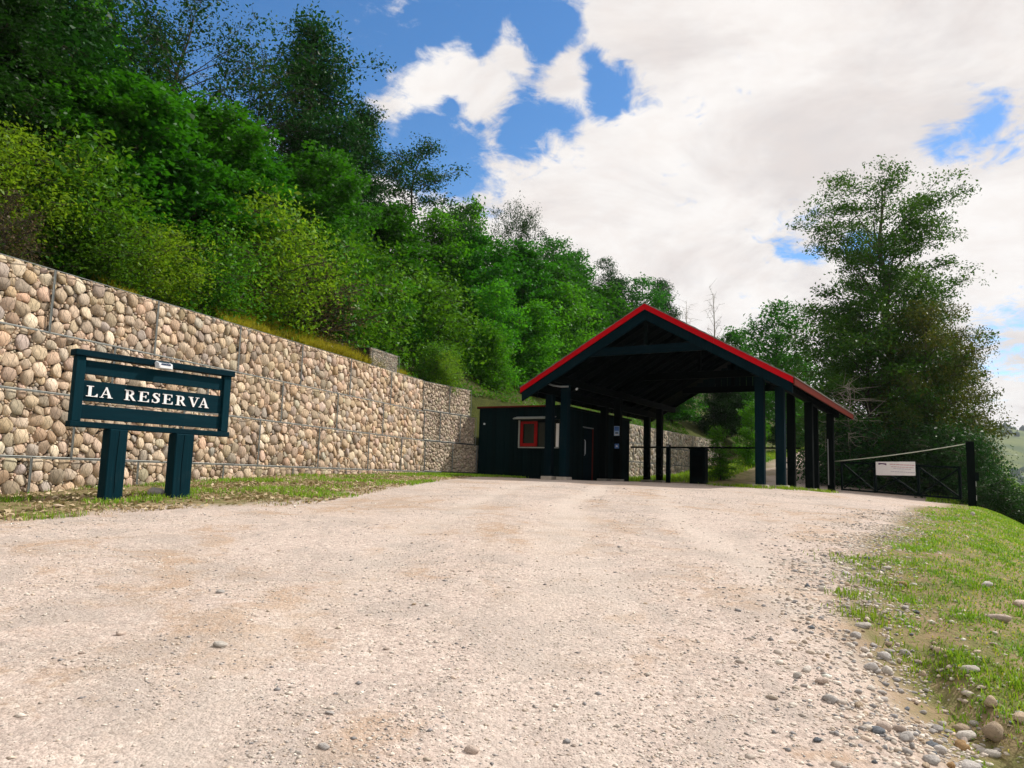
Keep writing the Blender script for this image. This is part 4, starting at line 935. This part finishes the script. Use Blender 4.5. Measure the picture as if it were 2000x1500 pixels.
def grass(name, P, h, w, mat, rng, bend=.6):
    Vb, F = blades(P, h, w, rng, bend); tn = np.clip(rng.random(len(P)) * .7 + .5 * (vnoise(P[:, 0], P[:, 1], .9, 71) - .3), 0, 1)
    return tag(link(name, mesh(name, Vb, F, mat, False, tint=np.repeat(tn, 5))), kind='stuff')
# yellow grass along the wall top
n = 42000; s = rng.uniform(2.5, 14.4, n); d = .40 + rng.random(n) ** 1.8 * 2.0
Q = W1O + W1D * s[:, None] + W1N * d[:, None]; k = (vnoise(Q[:, 0], Q[:, 1], 1.0, 81) + np.interp(s, [2.5, 6, 8, 12, 14], [-.2, -.05, .14, .24, .0]) > .46); Q = Q[k]; s = s[k]
grass('wall_top_grass', np.c_[Q, hill_z(Q[:, 0], Q[:, 1])], rng.uniform(.16, .50, len(Q)) * np.interp(s, [2.5, 7, 10, 14], [.7, 1.0, 1.35, .9]), np.full(len(Q), .014), M['drygrass'], rng, .8)
# grass on the right-hand bank, finer near the camera
def bank_pts(n, y0, y1, pw):
    y = y0 + (y1 - y0) * rng.random(n) ** pw; xr = np.interp(y, RD_Y, RD_X) + .12; x = xr + rng.random(n) ** .85 * (3.2 + .36 * y)
    return x, y
def patch(x, y): return vnoise(x, y, 1.7, 91, 4) * .75 + vnoise(x, y, .35, 92) * .35
n = 158000; x, y = bank_pts(n, 2.6, 30, 1.9); edge = x - np.interp(y, RD_Y, RD_X)
k = rng.random(n) < np.clip((patch(x, y) - .44 + .10 * np.clip(edge - .5, -1, 1)) * 7 + .62, .06, 1) * np.clip(edge / .9 + .1, 0, 1); x, y = x[k], y[k]
dst = np.hypot(x, y); cl_ = vnoise(x, y, 5, 95)
dry = rng.random(len(x)) < .22
hb = rng.uniform(.012, .036, len(x)) * (.45 + 1.1 * cl_); grass('dry_bank_grass', np.c_[x, y, surf_z(x, y) - .003][dry], hb[dry], (.0030 + .0006 * dst)[dry], M['drygrass'], rng, 2.0)
x, y, hb, dst = x[~dry], y[~dry], hb[~dry], dst[~dry]
grass('bank_grass', np.c_[x, y, surf_z(x, y) - .003], hb, .0040 + .00080 * dst, M['grass'], rng, 2.0)
# scattered tufts at the road edge, posts and verge
tx, ty = [], []
for cx_, cy_, rr, nn in [(2.75, 5.05, .14, 380), (2.62, 5.75, .10, 240), (3.05, 4.72, .16, 420), (2.95, 4.25, .12, 300), (3.2, 6.7, .16, 300), (2.72, 6.25, .08, 160), (2.42, 3.42, .13, 420), (2.62, 3.6, .12, 300), (3.5, 7.6, .2, 300)]:
    tx.append(rng.normal(cx_, rr, nn)); ty.append(rng.normal(cy_, rr, nn))
for f_, r_, nn in ((-1.45, .35, 260), (-.35, .55, 260), (-.9, .2, 160), (-2.0, .25, 90), (-.2, 1.4, 150), (0.1, 3.0, 150), (0.0, 5.0, 100)):
    q = PW(f_, r_); tx.append(rng.normal(q[0], .17, nn)); ty.append(rng.normal(q[1], .17, nn))
x, y = np.concatenate(tx), np.concatenate(ty); dst = np.hypot(x, y)
grass('edge_tufts', np.c_[x, y, surf_z(x, y) - .004], rng.uniform(.04, .12, len(x)) * np.where(dst < 9, .62, 1.1), .0042 + .0006 * dst, M['grass'], rng, .9)
bx, by = [], []
for _ in range(420):
    y0 = 3.6 + 19 * rng.random() ** 1.5; x0 = np.interp(y0, RD_Y, RD_X) + .35 + rng.random() * (2.2 + .28 * y0); nn = int(rng.integers(40, 130)); q = .05 + .006 * y0
    bx.append(rng.normal(x0, q, nn)); by.append(rng.normal(y0, q, nn))
x, y = np.concatenate(bx), np.concatenate(by); dst = np.hypot(x, y)
grass('bank_tufts', np.c_[x, y, surf_z(x, y) - .004], rng.uniform(.025, .065, len(x)), .0036 + .0006 * dst, M['grass'], rng, 1.1)
# left verge: patchy grass and leaf litter between the road and the wall
n = 60000; y = rng.uniform(7.0, 31, n); xl = np.interp(y, LD_Y, LD_X); xw = np.where(y < 25.3, W1O[0] + (y - W1O[1]) * W1D[0] / W1D[1], W2O[0] + (y - W2O[1]) * RV[0] / RV[1]) + .35
x = xw + (xl + .5 - xw) * rng.random(n); k = (rng.random(n) < np.clip((vnoise(x, y, 1.15, 33, 4) - .535 + .25 * np.clip((y - 20) / 6, 0, 1)) * 7, .02, 1)); k &= (xl + .5 > xw)
k &= ~((sdist_crest(x, y) > 0) | ((((x - PR[0]) * RV[0] + (y - PR[1]) * RV[1]) > 2.2) & (((x - PR[0]) * FV[0] + (y - PR[1]) * FV[1]) > -11.3)))
x, y = x[k], y[k]; dst = np.hypot(x, y)
grass('verge_grass', np.c_[x, y, surf_z(x, y) - .004], rng.uniform(.04, .11, len(x)), .0035 + .0006 * dst, M['grass'], rng, .9)
n = 26000; y = rng.uniform(7.0, 26, n); xl = np.interp(y, LD_Y, LD_X); xw = W1O[0] + (y - W1O[1]) * W1D[0] / W1D[1] + .3; x = xw + (xl + .5 - xw) * rng.random(n)
k = rng.random(n) < np.clip((vnoise(x, y, 1.6, 37, 4) - .46) * 6, .02, 1); x, y = x[k], y[k]; dst = np.hypot(x, y)
grass('verge_straw', np.c_[x, y, surf_z(x, y) - .003], rng.uniform(.02, .07, len(x)), .003 + .0005 * dst, M['litter'], rng, 1.8)
n = 15000; y = rng.uniform(7.5, 26, n); xl = np.interp(y, LD_Y, LD_X); xw = W1O[0] + (y - W1O[1]) * W1D[0] / W1D[1] + .3; x = xw + (xl + .4 - xw) * rng.random(n)
k = rng.random(n) < np.clip((vnoise(x, y, .9, 35) - .30) * 3, .05, 1); x, y = x[k], y[k]
Vv, Ff = leaves(np.c_[x, y, surf_z(x, y) + .012], .075, rng, 3.0, .6)
tag(link('leaf_litter', mesh('leaf_litter', Vv, Ff, M['litter'], False, tint=np.repeat(rng.random(len(x)), 4))), kind='stuff')
# grass on the banks beside the far drive and behind the gate
n = 42000; f_ = rng.uniform(-11, 9, n); r_ = rng.uniform(11.2, 40, n); k = (f_ < -6.0 - .02 * r_ + .4) | (f_ > 2.2 + .02 * r_)
f_, r_ = f_[k], r_[k]; x = PR[0] + FV[0] * f_ + RV[0] * r_; y = PR[1] + FV[1] * f_ + RV[1] * r_
grass('bank_grass', np.c_[x, y, surf_z(x, y)], rng.uniform(.10, .30, len(x)), np.full(len(x), .035), M['grass'], rng, .7)
# gravel lying on the drive
GPAL = np.array([(.60, .54, .49), (.68, .61, .55), (.50, .44, .40), (.40, .37, .36), (.62, .51, .43), (.74, .68, .62), (.28, .27, .28), (.55, .47, .40)])
def gravel(name, x, y, s, rng, lift=.15, pal=GPAL, small=False):
    S = np.c_[s * rng.uniform(.7, 1.3, len(s)), s * rng.uniform(.55, 1.0, len(s)), s * rng.uniform(.28, .6, len(s))]
    Vg, F, k = scatter_blobs(np.c_[x, y, surf_z(x, y) + S[:, 2] * lift], S, rng, small=small)
    c = pal[rng.integers(0, len(pal), len(x))] * rng.uniform(.75, 1.2, (len(x), 1))
    return link(name, mesh(name, Vg, F, M['stone'], not small, col=np.repeat(np.clip(c, 0, .8), k, 0)))
n = 98000; y = 2.9 + 15 * rng.random(n) ** 2.3; x = (rng.random(n) * 2 - 1) * (y * .72 + .4)
band = np.exp(-((x - (y * .22 - .2)) / (1.0 + .05 * y)) ** 2)            # looser gravel right of the middle
k = (rng.random(n) < np.clip((vnoise(x, y, 1.2, 51, 4) - .38) * 3.0 + .45 * band, .08, 1)) & (road_w(x, y) > .3) & (rng.random(n) > .75 * track(x, y)); x, y = x[k], y[k]
s = np.clip(np.exp(rng.normal(-5.25, .45, len(x))), .0028, .022) * (1 + .035 * y)
tag(gravel('gravel', x, y, s, rng, small=True), kind='stuff')
n = 9500; y = 3.0 + 11 * rng.random(n) ** 1.7; xr = np.interp(y, RD_Y, RD_X); x = xr + rng.normal(-.02, .25 + .02 * y, n); k = vnoise(x, y, 2.0, 57) > .33
x, y = x[k], y[k]; s = np.clip(np.exp(rng.normal(-4.45, .45, len(x))), .006, .034)
tag(gravel('edge_gravel', x, y, s, rng, .25), kind='stuff')
# individual stones big enough to pick up
def stone_shape(seed, sub=2):
    r = np.random.default_rng(seed); b = bmesh.new(); bmesh.ops.create_icosphere(b, subdivisions=sub, radius=1)
    ax = r.normal(0, 1, (11, 3)); ax /= np.linalg.norm(ax, axis=1)[:, None]; am = r.uniform(.52, .92, 11)
    for v in b.verts:
        p = np.array(v.co); k = np.min(am / np.maximum(ax @ p, .35)); v.co = Vector(p * min(1, k) * (1 + .07 * sin(p[0] * 4 + seed) * cos(p[1] * 5 + p[2] * 3)))
    me = bpy.data.meshes.new('stone'); b.to_mesh(me); b.free(); me.polygons.foreach_set('use_smooth', np.ones(len(me.polygons), bool)); return me
def stone_mat(c):
    m, N = material('loose_stone'); t = N.n('ShaderNodeTexCoord').outputs['Object']; r = N.n('ShaderNodeObjectInfo').outputs['Random']
    n1 = N.noise(t, 2.2, 7, .65); n2 = N.noise(t, 14, 4, .7); k = N.math('MULTIPLY', N.math('MULTIPLY', N.mr(n1, .25, .75, .72, 1.2, False), N.mr(n2, .3, .7, .85, 1.12, False)), N.math('MULTIPLY_ADD', r, .5, .75))
    out(N, bsdf(N, N.mix(1.0, (*c, 1), N.n('ShaderNodeCombineColor', {}, _0=k, _1=k, _2=k).outputs[0], 'MULTIPLY'), .85, N.math('MULTIPLY_ADD', n2, .4, n1), .07, .6, spec=.2)); return m
KIND = {'grey': (.52, .49, .47), 'pale': (.70, .65, .59), 'tan': (.56, .44, .32), 'dark': (.19, .21, .24), 'pink': (.63, .52, .45), 'ochre': (.56, .36, .18)}
SM = {}
for kname, c in KIND.items():
    mm = stone_mat(c)
    for j in range(3):
        me = stone_shape(hash_ := (len(SM) * 13 + 7)); me.materials.append(mm); SM[kname, j] = me
def stone(kind, j, x, y, sx, sy, sz, rot, label, group=None, sink=.35, tilt=(0, 0)):
    o = link('stone', SM[kind, j % 3]); o.scale = (sx, sy, sz); o.rotation_euler = (tilt[0], tilt[1], rot)
    o.location = (x, y, float(surf_z(x, y)) + sz * (1 - 2 * sink)); return tag(o, label, 'stone', group)
for a in [
    ('tan', 0, 2.63, 4.28, .074, .050, .058, 2.1, 'tall tan boulder casting a dark shadow at the washed out edge', .2),
    ('tan', 1, 2.72, 4.45, .044, .040, .040, .6, 'round tan stone standing above the tall tan boulder', .2),
    ('tan', 2, 2.80, 4.30, .075, .045, .045, .2, 'wide tan rock at right edge of the washed out gully', .25),
    ('pale', 0, 2.50, 4.33, .076, .040, .034, .25, 'long pale pinkish stone left of the tall tan boulder', .3),
    ('pale', 1, 2.55, 4.20, .070, .032, .034, -.65, 'long pale stone slanting below the tall tan boulder', .25),
    ('grey', 0, 2.24, 3.87, .070, .062, .034, .1, 'flat pale grey slab lying at the bottom right', .3),
    ('ochre', 0, 2.40, 4.20, .056, .040, .034, .5, 'rusty ochre stone beside the long pale pinkish one', .3),
    ('ochre', 1, 2.12, 3.80, .020, .028, .020, .3, 'small rusty ochre stone touching the flat grey slab', .3),
    ('dark', 0, 2.13, 3.99, .044, .030, .022, .3, 'dark blue grey stone right of the gravel patch', .3),
    ('dark', 1, 1.84, 3.94, .042, .028, .024, -.3, 'dark slate stone beside two pale rounded stones', .3),
    ('grey', 1, 2.00, 3.96, .040, .036, .034, .8, 'rounded grey pink stone next to the dark slate stone', .3),
    ('pink', 0, 1.92, 4.02, .050, .032, .030, .2, 'pinkish stone between the slate stone and rounded grey one', .3),
    ('grey', 2, 2.01, 3.76, .042, .034, .028, .1, 'oval grey stone left of the flat pale slab', .3),
    ('pale', 2, 2.37, 4.92, .050, .036, .036, .5, 'whitish rounded stone halfway along the stony edge', .3),
    ('grey', 1, 2.25, 4.88, .056, .032, .036, -.3, 'blue grey wedge stone beside the whitish rounded one', .3),
    ('tan', 1, 2.64, 5.01, .030, .027, .026, .3, 'small round brown stone at foot of the grass tuft', .25),
    ('pale', 0, 2.84, 4.85, .075, .046, .032, .1, 'flat cream stone at the edge of the grass', .3),
    ('pink', 1, 3.71, 5.92, .115, .060, .045, -.5, 'large flat pink stone sunk in the grass', .4),
    ('pink', 2, 4.27, 6.5, .09, .065, .05, .4, 'pinkish rock in the grass at the right frame edge', .35),
    ('grey', 0, 4.25, 6.95, .075, .045, .035, .2, 'pale grey rock half buried in the grass', .35),
    ('pale', 1, 2.52, 5.55, .070, .04, .034, .0, 'mauve grey flat stone beside a green tuft', .35),
    ('pale', 2, -1.65, 4.62, .064, .042, .026, .1, 'single white flat stone lying on the open gravel', .35),
    ('pink', 0, -.12, 3.46, .040, .030, .022, .1, 'flat pinkish stone in the gravel at bottom middle', .3),
    ('dark', 2, 1.47, 3.74, .024, .014, .013, .1, 'small black stone alone on the smooth gravel', .2),
    ('pale', 1, 1.76, 4.62, .042, .030, .026, .7, 'pale stone, upper of a loose trio on the gravel', .3),
    ('pink', 1, 1.79, 4.47, .048, .034, .028, .2, 'pinkish stone, right one of a loose trio on the gravel', .3),
    ('pale', 0, 1.66, 4.50, .034, .026, .022, .4, 'small pale stone, left one of a loose trio on the gravel', .3),
    ('grey', 2, -5.33, 11.75, .13, .10, .10, .2, 'rounded grey stone lying between the two sign posts', .25),
    ('pale', 0, 8.55, 14.3, .06, .045, .05, .5, 'pale stone on the bank near the gate post', .2),
    ('tan', 0, -5.7, 9.85, .10, .07, .03, .3, 'flat broken stone on the verge left of the sign', .3)]:
    stone(*a[:9], None, a[9])
CNAME = {'grey': 'mid grey', 'pale': 'whitish', 'tan': 'tan', 'dark': 'dark slate', 'pink': 'pinkish', 'ochre': 'rusty'}
EDGE = 'loose stones along the washed out road edge'
rng = np.random.default_rng(202); kk = list(KIND); cnt = 0; used = []
while cnt < 190:
    y = 3.5 + 4.6 * rng.random() ** 2.1; x = np.interp(y, RD_Y, RD_X) + rng.normal(.12, .24)
    s = float(np.clip(np.exp(rng.normal(-3.75, .36)), .014, .050))
    if any((x - a) ** 2 + (y - b) ** 2 < (s + c) ** 2 for a, b, c in used): continue
    used.append((x, y, s)); cnt += 1; kd = kk[rng.choice(6, p=[.3, .24, .2, .06, .16, .04])]
    stone(kd, int(rng.integers(3)), x, y, s * rng.uniform(.9, 1.35), s * rng.uniform(.6, .95), s * rng.uniform(.45, .75), rng.random() * 6, f'small {CNAME[kd]} loose stone among the cobbles between the gravel and the grass', EDGE, .28)
cnt = 0
while cnt < 32:
    y = 3.1 + 4.5 * rng.random() ** 1.6; x = rng.uniform(-.62, .42) * y
    s = float(np.clip(np.exp(rng.normal(-3.85, .3)), .013, .04))
    if any((x - a) ** 2 + (y - b) ** 2 < (s + c) ** 2 for a, b, c in used): continue
    used.append((x, y, s)); cnt += 1; kd = kk[rng.choice(6, p=[.2, .45, .12, .0, .23, .0])]
    stone(kd, int(rng.integers(3)), x, y, s * rng.uniform(.9, 1.35), s * rng.uniform(.6, .95), s * rng.uniform(.4, .6), rng.random() * 6, f'small {CNAME[kd]} stone pressed into the open gravel of the drive', 'stones scattered on the drive', .36)

# ------------------------------------------------------------------ air: one even volume round everything up to the far hill
m = bpy.data.materials.new('haze'); m.use_nodes = True; N = NT(m.node_tree)
vp = N.n('ShaderNodeVolumePrincipled', {}, Color=(.80, .88, 1.0, 1), Density=HAZE); vp.inputs['Anisotropy'].default_value = .2
N.n('ShaderNodeOutputMaterial', {}, Volume=vp.outputs[0])
hb_ = MB().box((300, 850, 72), (2500, 0, 0), (0, 1700, 0), (0, 0, 128)).build('haze', m); tag(hb_, kind='stuff')
